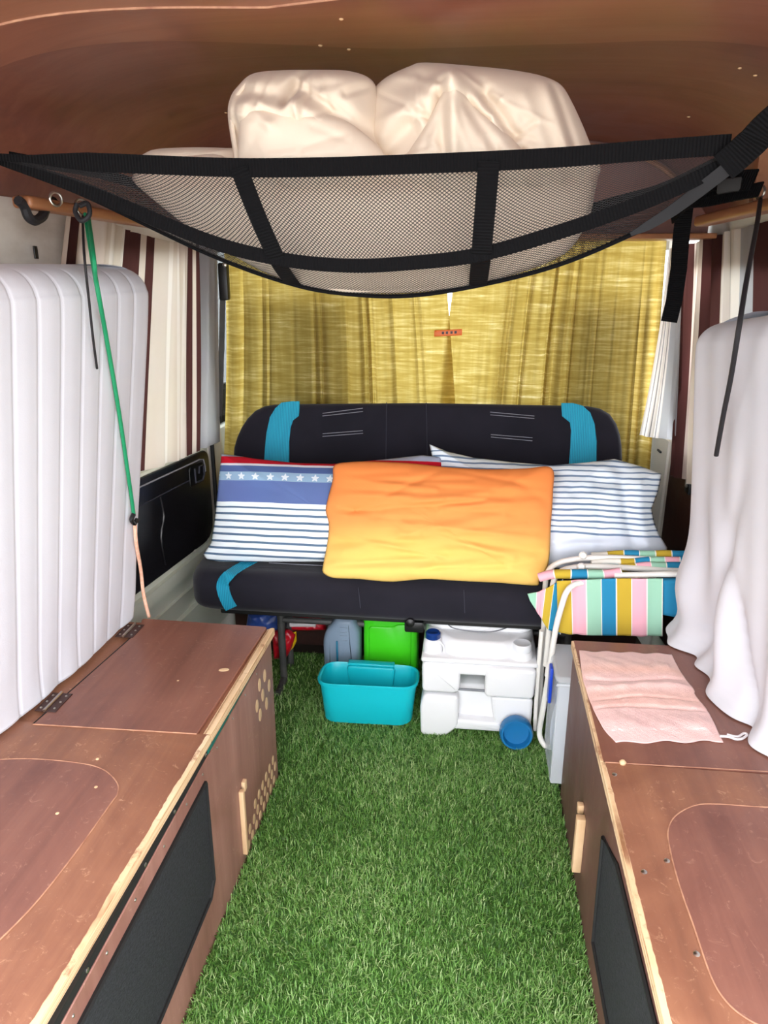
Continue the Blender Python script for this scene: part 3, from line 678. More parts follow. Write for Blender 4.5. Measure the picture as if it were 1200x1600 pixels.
def foldR(P, z, t):
    lo = np.clip((.98 - z) / .5, 0, 1); y = P[:, 1]; s = np.concatenate([[0], np.cumsum(np.linalg.norm(np.diff(P, axis=0), axis=1))])
    nr = np.exp(-np.clip(1.80 - y, 0, 9) / .22)
    f = (.003 + .007 * lo) * np.sin(s * 27 + 2.0 * z + 1.2 * np.sin(s * 9)) + (.0015 + .005 * lo) * np.sin(s * 58 + 5 * z + 1.0)
    f += .022 * np.exp(-((y - (1.56 + .5 * (z - .55))) / .05) ** 2) * np.clip((.95 - z) / .3, 0, 1)
    f += -.022 * np.exp(-((y - (1.66 - .30 * (z - .75))) / .03) ** 2) * np.clip((1.05 - z) / .25, 0, 1)
    f += -.016 * np.exp(-((y - (1.50 + .55 * (z - .6))) / .018) ** 2) * np.clip((.9 - z) / .25, 0, 1)
    f += .030 * np.exp(-((z - .63) / .09) ** 2) * np.exp(-((y - 1.84) / .07) ** 2)
    f += (.008 + .030 * nr) * np.clip((.56 - z) / .08, 0, 1) ** 1.5 * (.75 + .35 * np.sin(s * 21 + 1))
    top = np.clip((1.38 - z) / .12, 0, 1); return f * (.25 + .75 * top)
insR = [(.4865, -.012, .0), (.495, -.010, 0), (.515, -.003, 0), (.56, 0, 0), (.75, 0, -.010), (.95, 0, -.028), (1.12, 0, -.045), (1.23, 0, -.056), (1.265, .006, -.058), (1.29, .025, -.055), (1.302, .055, -.05), (1.31, .10, -.04), (1.315, .16, -.03), (1.315, .19, -.02)]
sh = draped(planR, insR, 1, 90, None, foldR)
v_ = sh[0]; v_[:, 2] += np.clip((v_[:, 2] - .9) / .4, 0, 1) * np.clip((1.86 - v_[:, 1]), 0, 1) * .13
obj('sheet', sh, M_mattR, mr_, sharp=1.2)

# ================================================================== BENCH SEAT
bs = empty('bench_seat', 'black fabric bench seat with turquoise inserts at the end of the aisle', 'bench seat', (-.16, 2.35, -.012))
nB = unit((0, -.45, .155)); vB = unit((0, .155, .45)); uB = np.array((1, 0, 0)); oB = np.array((0, 2.41, .50))
def toB(p): d = np.array(p) - oB; return (d @ uB, d @ vB)
bko = [(-0.839,2.489,0.729),(-0.844,2.512,0.795),(-0.836,2.524,0.832),(-0.819,2.54,0.876),(-0.792,2.553,0.916),(-0.76,2.563,0.945),(-0.714,2.569,0.961),(-0.162,2.574,0.976),(0.42,2.574,0.977),(0.461,2.571,0.967),(0.491,2.564,0.947),(0.511,2.553,0.914),(0.524,2.539,0.873),(0.529,2.524,0.83),(0.531,2.502,0.768)]
bo = np.array([toB(p) for p in bko]); bo = np.vstack([[bo[0][0] + .01, .0], bo, [bo[-1][0] - .01, .0]])
bo = resample(roundpoly(bo, .045, 4), 90, True)
obj('backrest', pad(bo, oB - nB * .12, uB, vB, .12, .022, 4), M_navy, bs, sharp=1.0)
def onB(poly, th, mat, name, parent=bs, **k): return obj(name, pad(np.array([toB(p) for p in poly]), oB - nB * .001, uB, vB, th + .001, .0012, 1, r0=0), mat, parent, **k)
ti1 = [(-0.667,2.57,0.964),(-0.632,2.572,0.969),(-0.601,2.572,0.97),(-0.6,2.562,0.942),(-0.602,2.555,0.92),(-0.622,2.549,0.905),(-0.63,2.541,0.88),(-0.633,2.525,0.833),(-0.629,2.491,0.735),(-0.723,2.49,0.733),(-0.721,2.516,0.809),(-0.717,2.535,0.863),(-0.707,2.552,0.914),(-0.689,2.563,0.944)]
ti2 = [(0.316,2.576,0.981),(0.355,2.576,0.982),(0.388,2.573,0.974),(0.414,2.566,0.952),(0.43,2.553,0.917),(0.439,2.534,0.859),(0.442,2.501,0.765),(0.348,2.501,0.763),(0.352,2.526,0.836),(0.352,2.546,0.894),(0.347,2.554,0.919),(0.32,2.561,0.939)]
for i_, (q, w_) in enumerate(((ti1, 0), (ti2, 1))): onB(q, .004, M_turq, 'side_insert', label='turquoise corded insert')
for q in [[(-0.516,2.558,0.931),(-0.372,2.565,0.951)],[(-0.516,2.555,0.922),(-0.371,2.562,0.94)],[(-0.513,2.535,0.862),(-0.369,2.539,0.876)],[(-0.513,2.532,0.853),(-0.368,2.536,0.867)],[(0.075,2.564,0.947),(0.227,2.561,0.937)],[(0.076,2.561,0.938),(0.227,2.558,0.929)],[(0.08,2.539,0.873),(0.223,2.536,0.866)],[(0.081,2.536,0.865),(0.223,2.532,0.856)]]:
    obj('stitching', tube(np.array(q) + nB * .0006, .0011, 5), M_stitch, bs)
for q in [[(-0.288,2.572,0.972),(-0.282,2.494,0.745)],[(-0.148,2.573,0.974),(-0.135,2.496,0.749)]]: obj('seam', tube(np.array(q) + nB * .0004, .0016, 5), M_seam, bs)
# cushion
zc = .372
co = np.array([(-.86, 2.44), (-.885, 2.30), (-.885, 2.16), (-.86, 2.085), (-.80, 2.065), (-.2, 2.06), (.45, 2.06), (.53, 2.085), (.56, 2.16), (.56, 2.30), (.53, 2.44)])
obj('seat_cushion', pad(roundpoly(co, .06, 4), (0, 0, zc), (1, 0, 0), (0, 1, 0), .135, .05, 6, r0=.035), M_navy, bs, sharp=1.2)
def cush(p): return p
tp = [(-0.672,2.232,0.508),(-0.692,2.178,0.508),(-0.715,2.115,0.508),(-0.728,2.056,0.508)] + [(-0.75,2.066,0.472),(-0.75,2.066,0.444),(-0.74,2.066,0.413),(-0.729,2.066,0.391)]
tp = catmull(np.array(tp), 40); tn = np.array([(0, -.15, 1)] * 16 + [unit((0, -k, 1 - k)) for k in np.linspace(.2, .95, 8)] + [(0, -1, .05)] * 16)
tp[14:26] += np.linspace(0, 1, 12)[:, None] * 0
obj('cushion_insert', ribbon(tp, tn, .042, .003), M_turq, bs, label='turquoise corded insert')
obj('stitching', tube([(-0.63,2.174,0.508),(-0.523,2.17,0.508),(-0.418,2.171,0.508)], .0011, 5), M_stitch, bs)
for q in [[(-0.318,2.06,0.486),(-0.312,2.06,0.417)],[(0.006,2.06,0.495),(0.011,2.06,0.418)]]: obj('seam', tube(np.array(q), .0014, 5), M_seam, bs)
obj('skirt', box(-.78, .45, 2.10, 2.40, .352, .374, .006), M_rubber, bs)
for x in (-.632, .36):
    obj('leg', tube([(x, 2.29, .36), (x + .002, 2.29, .04), (x + .004, 2.285, .012), (x + .004, 2.24, .004), (x + .004, 2.19, .004)], .013, 10), M_dark_steel, bs)
    obj('leg', tube([(x, 2.40, .36), (x, 2.40, .0)], .013, 10), M_dark_steel, bs)
obj('crossbar', tube([(-.632, 2.29, .245), (.36, 2.29, .245)], .011, 8), M_dark_steel, bs)
br = obj('bracket', box(-.175, -.115, 2.07, 2.10, .335, .372, .006), M_black_plastic, bs)
obj('bracket_knob', lathe([(.014, 0), (.014, .01), (.008, .014)], (-0.156,2.06,0.378), (0, -1, 0), 14), M_black_plastic, br)

# ================================================================== PILLOWS on the bench
UPP = (0, .3, 1); NP = unit((0, -1, .32))
star = []
M_pilL = striped('printed_pillow_cotton', [(0, (240, 246, 250)), (.012, (90, 116, 140))] + sum([[(.030 + .060 * i, (238, 246, 250)), (.030 + .060 * i + .041, (92, 116, 142))] for i in range(8)], []) + [(.505, (238, 246, 250)), (.545, (100, 118, 172)), (.735, (150, 180, 208)), (.815, (84, 104, 156)), (.868, (226, 224, 234)), (.89, (196, 22, 44)), (.950, (170, 176, 200))], 'v', .85, warp=.02)
def add_stars(mt, v0, su, sv, nrep, rad):
    """a row of printed five-pointed stars in the band centred on v0"""
    t = mt.node_tree; N = t.nodes; Lk = t.links
    def m(op, a, b=None, c=None):
        n = N.new('ShaderNodeMath'); n.operation = op
        for i, x in enumerate((a, b, c)):
            if x is None: continue
            if isinstance(x, (int, float)): n.inputs[i].default_value = x
            else: Lk.new(x, n.inputs[i])
        return n.outputs[0]
    tc = N.new('ShaderNodeTexCoord'); sp = N.new('ShaderNodeSeparateXYZ'); Lk.new(tc.outputs['UV'], sp.inputs[0])
    px = m('MULTIPLY', m('SUBTRACT', m('FRACT', m('MULTIPLY', sp.outputs[0], nrep)), .5), su); py = m('MULTIPLY', m('SUBTRACT', sp.outputs[1], v0), sv)
    r = m('SQRT', m('ADD', m('MULTIPLY', px, px), m('MULTIPLY', py, py))); an = m('ARCTAN2', px, py)
    k = m('MULTIPLY', r, m('SUBTRACT', 1.0, m('MULTIPLY', m('COSINE', m('MULTIPLY', an, 5.0)), .32))); f = m('LESS_THAN', k, rad)
    b = N['Principled BSDF']; src = b.inputs['Base Color'].links[0].from_socket; mx = N.new('ShaderNodeMix'); mx.data_type = 'RGBA'
    Lk.new(f, mx.inputs[0]); Lk.new(src, mx.inputs[6]); mx.inputs[7].default_value = rgb(226, 234, 242); Lk.new(mx.outputs[2], b.inputs['Base Color'])
add_stars(M_pilL, .775 - .01, .0465, .375, 16, .0085)
pL = empty('pillow', 'red, white and blue striped pillow with a band of stars', 'pillow', (-0.638,2.28,0.467), 'pillows on the bench seat')
oL = [(-0.812,2.31,0.835),(-0.76,2.31,0.83),(-0.692,2.3,0.824),(-0.563,2.3,0.814),(-0.434,2.3,0.814),(-0.266,2.3,0.834),(-0.142,2.3,0.852),(-0.08,2.3,0.846),(-0.073,2.27,0.758),(-0.071,2.2,0.631),(-0.066,2.15,0.532),(-0.249,2.15,0.525),(-0.414,2.155,0.529),(-0.54,2.155,0.523),(-0.667,2.155,0.517),(-0.786,2.155,0.511),(-0.835,2.155,0.518),(-0.846,2.16,0.533),(-0.821,2.175,0.569),(-0.816,2.2,0.623),(-0.816,2.25,0.706)]
crL = [((-0.851,2.2,0.508), (-0.732,2.2,0.559), -.008, .012), ((-0.844,2.36,0.809), (-0.695,2.3,0.762), .008, .03), ((-0.83,2.2,0.555), (-0.636,2.2,0.536), .006, .012)]
obj('pillowcase', puff(oL, NP, .062, crL, .003, 3, 4, smooth=False, rings=44, seg=200, fine=14, famp=.005, fwid=.012, fdev=.3), M_pilL, pL, sharp=1.6)
pR = empty('pillow', 'white pillow with thin blue-grey stripes, at the right of the bench', 'pillow', (0.364,2.28,0.532), 'pillows on the bench seat')
sr = [(0, (226, 234, 248))]
for i in range(15): y = .335 + .0445 * i; sr += [(y, (116, 136, 164)), (y + .0145, (232, 240, 248))]
M_pilR = striped('striped_pillow_cotton', sr, 'v', .85, warp=.06)
oR = [(-0.122,2.34,0.879),(-0.061,2.33,0.858),(0.022,2.325,0.842),(0.144,2.32,0.832),(0.27,2.32,0.825),(0.384,2.32,0.839),(0.462,2.32,0.852),(0.54,2.31,0.834),(0.603,2.29,0.815),(0.593,2.27,0.76),(0.575,2.25,0.714),(0.582,2.23,0.679),(0.596,2.21,0.645),(0.623,2.19,0.605),(0.597,2.18,0.578),(0.464,2.17,0.549),(0.272,2.17,0.533),(0.114,2.17,0.525),(-0.047,2.17,0.524),(-0.097,2.17,0.533),(-0.096,2.22,0.645),(-0.089,2.28,0.755)]
crR = [((0.468,2.35,0.838), (0.514,2.2,0.592), -.014, .018), ((0.52,2.35,0.819), (0.55,2.2,0.615), .010, .018), ((0.265,2.3,0.814), (0.426,2.3,0.777), -.008, .018), ((0.435,2.3,0.682), (0.587,2.3,0.74), .007, .02), ((0.302,2.3,0.566), (0.624,2.3,0.58), .012, .03), ((-0.084,2.39,0.845), (0.148,2.36,0.805), .008, .012)]
obj('pillowcase', puff(oR, NP, .060, crR, .004, 3.5, 8, smooth=False, rings=44, seg=200, fine=22, famp=.006, fwid=.012, fang=.3, fdev=.8, flen=.6), M_pilR, pR, sharp=1.6)
def ombre():
    k = NT('orange_to_yellow_dyed_cotton'); tc = k.n('ShaderNodeTexCoord'); sp = k.n('ShaderNodeSeparateXYZ'); k.l(tc, 'UV', sp, 0); nz = k.noise(None, 4, 3); k.l(tc, 'Object', nz, 'Vector')
    ma = k.n('ShaderNodeMath', operation='MULTIPLY_ADD', i_1=.22); k.l(nz, 'Fac', ma, 0); k.l(sp, 1, ma, 2)
    r = k.ramp(ma, 0, [(.12, rgb(250, 208, 116)), (.40, rgb(248, 192, 104)), (.62, rgb(244, 158, 88)), (1.0, rgb(240, 140, 74))]); k.l(r, 0, k.b, 'Base Color')
    k.b.inputs['Roughness'].default_value = .9; k.b.inputs['Specular IOR Level'].default_value = .15; nb = k.noise(None, 600, 2); k.l(tc, 'Object', nb, 'Vector'); k.bump(nb, 'Fac', .1, .002); return k.m
pO = empty('pillow', 'orange pillow fading to yellow, in front of the two striped pillows', 'pillow', (-0.086,2.16,0.472), 'pillows on the bench seat')
oO = [(-0.414,2.215,0.832),(-0.367,2.215,0.844),(-0.296,2.215,0.848),(-0.176,2.215,0.846),(-0.057,2.215,0.837),(0.061,2.215,0.834),(0.178,2.215,0.84),(0.258,2.215,0.844),(0.264,2.185,0.774),(0.26,2.145,0.685),(0.256,2.1,0.578),(0.229,2.075,0.529),(0.222,2.075,0.514),(0.111,2.075,0.517),(-0.004,2.075,0.517),(-0.112,2.075,0.518),(-0.22,2.075,0.504),(-0.32,2.075,0.508),(-0.401,2.08,0.506),(-0.43,2.085,0.517),(-0.435,2.09,0.532),(-0.425,2.125,0.601),(-0.422,2.145,0.658),(-0.434,2.16,0.699),(-0.428,2.18,0.741),(-0.416,2.195,0.79)]
crO = [((-0.428,2.2,0.746), (-0.073,2.2,0.733), .006, .014), ((-0.429,2.2,0.699), (-0.254,2.2,0.688), -.007, .012), ((-0.42,2.2,0.639), (0.227,2.2,0.652), .005, .02), ((-0.421,2.2,0.59), (0.189,2.2,0.629), -.006, .014), ((-0.046,2.15,0.543), (0.228,2.15,0.582), .004, .012), ((0.143,2.25,0.792), (0.261,2.2,0.728), -.006, .014), ((-0.126,2.15,0.485), (-0.048,2.15,0.586), -.006, .018), ((-0.405,2.25,0.785), (-0.178,2.25,0.803), -.004, .012)]
obj('pillowcase', puff(oO, NP, .064, crO, .0035, 4, 12, smooth=True, rings=54, seg=220, fine=34, famp=.0075, fwid=.010, fdev=.16, flen=1.2), ombre(), pO, sharp=1.6)

# ================================================================== CURTAINS
BR = (76, 46, 44); BE = (206, 192, 178); GR = (168, 166, 168); LB = (222, 212, 202)
M_cL = striped('brown_beige_grey_striped_cloth', [(0, BE), (.05, BR), (.10, BE), (.2, LB), (.24, BE), (.27, LB), (.31, BR), (.40, BE), (.44, BR), (.50, BE), (.59, LB), (.62, BE), (.645, LB), (.665, BE), (.69, LB), (.71, BE), (.73, BR), (.765, BE), (.795, BR), (.845, GR)], 'u', .9, transl=.45)
cl = obj('side_curtain', curtain([(-0.976,1.794,1.553),(-0.964,1.926,1.544),(-0.949,2.092,1.518),(-0.931,2.293,1.501),(-0.899,2.656,1.492)], [(-0.998,1.494,0.892),(-0.981,1.691,0.888),(-0.959,1.93,0.856),(-0.938,2.164,0.84),(-0.903,2.557,0.818)], (1, .09, 0), 8, .016, .022, 240, 40, 3, .8), M_cL)
tag(cl, 'brown, beige and grey striped curtain along the left wall beside the mattress', 'curtain', 'striped side curtains')
hem = None
M_cR = striped('brown_beige_grey_striped_cloth_b', [(0, BR), (.10, (196, 178, 168)), (.13, LB), (.20, BE), (.24, BR), (.36, BE), (.42, LB), (.46, (180, 170, 160)), (.49, LB), (.54, GR), (.66, BR), (.76, (196, 178, 168)), (.83, LB), (.9, GR)], 'u', .9, transl=.45)
cr = obj('side_curtain', curtain([(0.709,2.769,1.493),(0.729,2.546,1.515),(0.745,2.365,1.528),(0.762,2.174,1.54),(0.779,1.984,1.55)], [(0.687,2.481,0.763),(0.71,2.227,0.797),(0.727,2.035,0.798),(0.746,1.82,0.826),(0.765,1.617,0.844)], (-1, -.09, 0), 7, .016, .022, 220, 40, 5, .6), M_cR)
tag(cr, 'brown and beige striped curtain gathered above the right mattress', 'curtain', 'striped side curtains')
M_cR2 = striped('white_grey_striped_cloth', [(0, (236, 232, 228)), (.10, (150, 148, 152)), (.13, (236, 232, 228)), (.22, (150, 148, 152)), (.25, (236, 232, 228)), (.34, (150, 148, 152)), (.38, (236, 232, 228)), (.44, (176, 178, 182)), (.9, BR)], 'u', .9, transl=.45)
cf = obj('side_curtain', curtain([(0.632,2.64,1.483),(0.642,2.6,1.486),(0.652,2.58,1.49),(0.659,2.56,1.491)], [(0.584,2.56,0.879),(0.632,2.55,0.873),(0.672,2.54,0.872),(0.703,2.5,0.873)], (-.5, -1, 0), 3, .004, .006, 90, 30, 9, .4, mid=[(0.629,2.6,1.218),(0.653,2.58,1.22),(0.668,2.56,1.222),(0.678,2.53,1.224)]), M_cR2)
tag(cf, 'narrow white and grey striped curtain flaring beside the yellow curtain', 'curtain', 'striped side curtains')
def yellow(name, top, bot, mid, label, seed, folds):
    g = curtain(top, bot, (0, -1, 0), folds, .010, .016, 260, 60, seed, .7, mid=mid); o = obj(name, g, M_ycurt); tag(o, label, 'curtain', 'yellow cab curtains'); return o
yt = 1.522
yellow('cab_curtain', [(-.885, 2.70, 1.50), (-.6, 2.70, 1.50), (-.3, 2.70, yt), (-.11, 2.70, yt)], [(-.955, 2.70, .60), (-.6, 2.70, .60), (-.3, 2.70, .60), (-.02, 2.70, .60)], [(-.89, 2.70, 1.15), (-.6, 2.70, 1.15), (-.28, 2.70, 1.15), (-.060, 2.70, 1.12)], 'left half of the olive yellow curtain closing off the cab', 2, 13)
yellow('cab_curtain', [(-.045, 2.70, yt), (.15, 2.70, yt), (.4, 2.70, yt), (.635, 2.70, yt)], [(-.12, 2.712, .60), (.15, 2.70, .60), (.45, 2.70, .60), (.672, 2.70, .60)], [(-.110, 2.712, 1.12), (.15, 2.70, 1.15), (.4, 2.70, 1.15), (.65, 2.70, 1.15)], 'right half of the olive yellow curtain closing off the cab', 6, 14)
wire = obj('curtain_wire', tube([(-.90, 2.695, 1.508), (-.3, 2.695, 1.518), (.2, 2.695, 1.516), (.68, 2.695, 1.512)], .0025, 6), M_blackcord)
tag(wire, 'thin dark wire carrying the yellow curtains', 'wire')
kp = (-0.081,2.665,1.206)
pg = empty('peg', 'orange plastic clip pinching the yellow curtains together', 'clip', kp)
obj('jaw', obox(kp, (1, 0, .06), (0, 1, 0), (0, 0, 1), .098, .006, .022, .002), M_orangeclip, pg)
obj('jaw', obox((kp[0], kp[1] + .012, kp[2]), (1, 0, .03), (0, 1, 0), (0, 0, 1), .094, .006, .020, .002), M_orangeclip, pg)
for dx in (-.018, -.004, .012, .026): obj('dark_mark', obox((kp[0] + dx, kp[1] - .0033, kp[2] + .001 + dx * .06), (1, 0, .06), (0, 1, 0), (0, 0, 1), .008, .001, .009), M_darkwood, pg)
sb = empty('belt_anchor', 'black seat belt anchor on the pillar beside the left striped curtain', 'seat belt', (-0.883,2.64,1.312))
obj('housing', obox((-0.867,2.62,1.377), (1, 0, 0), (0, 1, 0), (.02, 0, 1), .034, .03, .125, .006), M_black_plastic, sb)
obj('bolt', lathe([(.008, 0), (.007, .004), (.003, .006)], (-0.855,2.602,1.433), (0, -1, 0), 10), M_chrome, sb)
obj('belt', ribbon([(-0.882,2.64,1.323),(-0.895,2.645,1.2),(-0.915,2.65,1.015),(-0.932,2.66,0.893)], (0, -1, 0), .02, .003), M_dark_steel, sb)
# ================================================================== RAIL FITTINGS, CORDS
def ringobj(name, label, c, r, n, rt, cat='ring', mat=None, group=None):
    ax = unit(np.cross(n, (0, 0, 1))); ay = np.cross(unit(n), ax)
    o = obj(name, tube([np.array(c) + r * (math.cos(t) * ax + math.sin(t) * ay) for t in np.linspace(0, 2 * math.pi, 20, endpoint=False)], rt, 8, 0, True), mat or M_chrome); tag(o, label, cat, group); return o
LP1 = (-0.875,1.58,1.559); LP2 = (-0.865,1.668,1.549)
ringobj('eye_ring', 'steel eye ring on the left wooden rail beside the black strap loop', LP1, .013, (1, -.6, 0), .003)
ringobj('carabiner', 'steel clip on the left wooden rail holding the green cord', LP2, .017, (1, -.4, .2), .0025, 'clip')
kn = obj('cord_knot', tube([(-0.782,1.49,1.542),(-0.785,1.485,1.526),(-0.771,1.48,1.51),(-0.756,1.485,1.522),(-0.761,1.49,1.542),(-0.773,1.48,1.537)], .005, 8, 30), M_blackcord)
tag(kn, 'black knotted cord around the steel clip on the left rail', 'cord')
lp = obj('strap_loop', tube([(-0.9,1.482,1.549),(-0.9,1.501,1.539),(-0.9,1.51,1.521),(-0.9,1.531,1.514),(-0.9,1.562,1.524),(-0.9,1.582,1.542),(-0.9,1.616,1.558)], .010, 8, 40), M_blackcord)
tag(lp, 'black strap loop hanging by the upper left wall panel', 'strap')
tb = obj('tape_mark', obox((-1.006,1.698,1.456), (0, 1, 0), (1, 0, 0), (0, 0, 1), .014, .004, .028, .001), M_black_plastic)
tag(tb, 'small black catch on the upper left wall panel', 'catch')
gc_ = empty('elastic_cord', 'green cord stretched down over the face of the left mattress', 'cord', (-0.881,1.78,0.775))
obj('cord', tube([(-0.862,1.673,1.535),(-0.763,1.493,1.4),(-0.786,1.553,1.289),(-0.813,1.627,1.107),(-0.84,1.694,0.908),(-0.852,1.723,0.813)], .0048, 8, 50), M_green_cord, gc_)
obj('cord', tube([(-0.86,1.683,1.535),(-0.75,1.47,1.444),(-0.762,1.49,1.395)], .0042, 8, 16), M_green_cord, gc_)
obj('hook', tube([(-0.85,1.719,0.818),(-0.853,1.71,0.805),(-0.854,1.724,0.79),(-0.851,1.737,0.798)], .006, 8, 20), M_black_plastic, gc_)
pr_ = obj('rope', tube([(-0.856,1.731,0.788),(-0.864,1.743,0.726),(-0.888,1.8,0.627),(-0.892,1.808,0.555),(-0.889,1.812,0.504),(-0.886,1.815,0.474)], .005, 8, 40), M_peach)
tag(pr_, 'peach coloured rope running down the far edge of the left mattress', 'rope')
bc = obj('thin_cord', tube([(-0.862,1.66,1.53),(-0.759,1.45,1.444),(-0.771,1.47,1.358),(-0.789,1.502,1.28),(-0.805,1.534,1.214)], .0026, 6, 40), M_blackcord)
tag(bc, 'thin black cord dangling in front of the left mattress', 'cord')
RP = (0.655,1.948,1.59)
ringobj('carabiner', 'steel ring on the right wooden rail holding a long black cord', RP, .014, (1, .5, 0), .003, 'clip')
lc = obj('long_cord', tube([(0.64,1.892,1.569),(0.6,1.772,1.511),(0.54,1.606,1.408),(0.505,1.506,1.316),(0.515,1.54,1.215),(0.525,1.582,1.13),(0.535,1.62,1.037)], .005, 8, 50), M_blackcord)
tag(lc, 'long black cord falling across the right mattress', 'cord')
hs = obj('hanging_strap', ribbon([(0.529,2.1,1.572),(0.531,2.11,1.499),(0.537,2.12,1.42),(0.535,2.12,1.339),(0.528,2.12,1.284)], (0, -1, 0), .042, .003), M_webbing)
tag(hs, 'black webbing strap hanging between yellow and right striped curtains', 'strap')
sbun = empty('strap_bundle', 'bundle of black straps tied under the right end of the net', 'strap', (0.6,2.075,1.569))
for q, w_ in (([(0.489,2.05,1.542),(0.51,2.0,1.57),(0.547,1.95,1.574),(0.588,1.9,1.581),(0.625,1.85,1.586)], .035), ([(0.51,1.98,1.594),(0.543,1.95,1.608),(0.57,1.9,1.608),(0.612,1.86,1.606)], .05), ([(0.5,2.04,1.556),(0.524,2.0,1.579),(0.556,1.94,1.595),(0.613,1.88,1.6)], .03)):
    obj('strap', ribbon(catmull(np.array(q), 24), (-.3, -1, .5), w_, .004), M_webbing, sbun)
obj('buckle', obox((0.565,1.88,1.598), (1, -.4, .1), (.4, 1, 0), (0, 0, 1), .05, .015, .03, .004), M_rubber, sbun)
# ================================================================== CARGO NET with the duvet in it
net = empty('cargo_net', 'black mesh net with webbing bands slung under the ceiling holding the duvet', 'net', (-.14, 1.4, 1.38))
TOP = [(-40, 243), (100, 251), (250, 258), (375, 262), (500, 261), (630, 257), (762, 252), (880, 245), (1000, 236), (1080, 230), (1140, 226)]
B2_ = [(0, 250), (130, 295), (320, 373), (434, 403), (540, 414), (640, 411), (750, 397), (880, 360), (1000, 318), (1072, 286), (1136, 254)]
BOT = [(2, 254), (128, 302), (330, 398), (460, 444), (550, 459), (640, 461), (745, 446), (870, 414), (990, 364), (1062, 324), (1134, 262)]
NT_ = [(-0.857,1.3,1.604),(-0.696,1.3,1.594),(-0.528,1.3,1.585),(-0.39,1.3,1.579),(-0.256,1.3,1.578),(-0.119,1.3,1.58),(0.016,1.3,1.583),(0.134,1.3,1.587),(0.25,1.3,1.594),(0.327,1.3,1.598),(0.383,1.3,1.601)]
NM_ = [(-0.818,1.31,1.598),(-0.678,1.32,1.552),(-0.473,1.34,1.47),(-0.346,1.35,1.438),(-0.225,1.355,1.426),(-0.112,1.355,1.43),(0.01,1.35,1.444),(0.146,1.34,1.481),(0.264,1.33,1.521),(0.33,1.32,1.549),(0.386,1.31,1.577)]
NB_ = [(-0.835,1.34,1.598),(-0.723,1.4,1.552),(-0.505,1.46,1.446),(-0.35,1.49,1.391),(-0.237,1.5,1.373),(-0.123,1.5,1.371),(0.007,1.49,1.39),(0.152,1.46,1.427),(0.276,1.42,1.48),(0.34,1.38,1.518),(0.393,1.34,1.573)]
NU = 345
ct, cm, cb = (catmull(np.array(q), NU) for q in (NT_, NM_, NB_))
cc = cb + np.array([0, .42, .10]) * np.sin(np.linspace(.02, 3.12, NU))[:, None] + np.array([0, .02, .01])
def netp(iu, v):
    """v 0 top band, .62 second band, 1 lowest line, 1.6 rear edge"""
    if v <= .62: t = v / .62; p = ct[iu] * (1 - t) + cm[iu] * t; p = p + np.array([0, -.012, 0]) * (math.sin(t * math.pi) * np.sin(np.linspace(0, 3.14, NU))[iu])[..., None] if np.ndim(iu) else p; return p
    if v <= 1: t = (v - .62) / .38; e = t ** 1.15; p = cm[iu] * (1 - e) + cb[iu] * e; p = p + np.array([0, -.010, 0]) * (math.sin(t * math.pi)); return p
    t = (v - 1) / .6; return cb[iu] + (cc[iu] - cb[iu]) * np.array([t, t, t ** 1.6])
def netmesh():
    """diamond net: every cell a square frame of cord with an open hole"""
    cols = 172; rows = 66; us = np.linspace(0, NU - 1, cols * 2 + 1).astype(int); vs = np.linspace(0.03, 1.6, rows * 2 + 1)
    G = np.stack([netp(us, v) for v in vs], 1)          # [u, v, 3]
    V = []; F = []
    Vg = G.reshape(-1, 3); nv = len(vs)
    for i in range(1, cols * 2, 1):
        for j in range(1 + (i % 2 == 0), rows * 2, 2):
            if (i + j) % 2: continue
            c = G[i, j]; q = [G[i + 1, j], G[i, j + 1], G[i - 1, j], G[i, j - 1]]; b = len(V)
            for p in q: V.append(p)
            for p in q: V.append(c + (p - c) * .73)
            for k in range(4): F.append((b + k, b + (k + 1) % 4, b + 4 + (k + 1) % 4, b + 4 + k))
    return (np.array(V), F)
obj('mesh_panel', netmesh(), M_net, net, smooth=False, kind='stuff')
iu = np.arange(0, NU, 4)
NF = np.array((0, -1, -.12))
obj('top_band', ribbon(ct[iu] + NF * .003, NF, [.012] * 2 + [.029] * 12 + [.029] * 3, .002), M_webbing, net)
obj('lower_band', ribbon(cm[iu] + NF * .003, (0, -1, -.25), [.014] + [.024] * 10 + [.020], .002), M_webbing, net)
obj('bottom_piping', tube(cb[iu] + np.array([0, -.002, -.001]), .0045, 6), M_webbing, net)
obj('rear_band', ribbon(cc[iu], (0, 1, 0), .02, .002), M_webbing, net)
def strapat(u, w):
    P = np.array([netp(np.array([u]), v)[0] for v in np.linspace(0, 1.02, 26)]) + NF * .0045
    return ribbon(P, (0, -1, -.2), w, .002)
obj('vertical_strap', strapat(int(NU * .30), .030), M_webbing, net)
obj('vertical_strap', strapat(int(NU * .60), .034), M_webbing, net)
st = obj('corner_strap', ribbon(catmull(np.array([(0.376,1.3,1.569),(0.39,1.29,1.583),(0.403,1.27,1.599),(0.415,1.24,1.617),(0.459,1.18,1.664)]), 24) + NF * .006, (0, -1, -.1), .046, .003), M_webbing, net, label='broad corner strap')
obj('corner_fabric', ribbon(catmull(np.array([(0.265,1.39,1.485),(0.29,1.38,1.498),(0.322,1.36,1.52),(0.351,1.33,1.546),(0.381,1.3,1.574)]), 24) + NF * .0045 + np.array([0, 0, -.008]), (0, -1, -.3), [.006, .016, .020, .022, .022], .0015), plain('grey_edge_tape', (26, 26, 29), .85), net)
obj('corner_strap', ribbon(catmull(np.array([(-0.811,1.3,1.601),(-0.844,1.28,1.602),(-0.892,1.22,1.601)]), 12) + NF * .006, (0, -1, -.1), .022, .003), M_webbing, net)
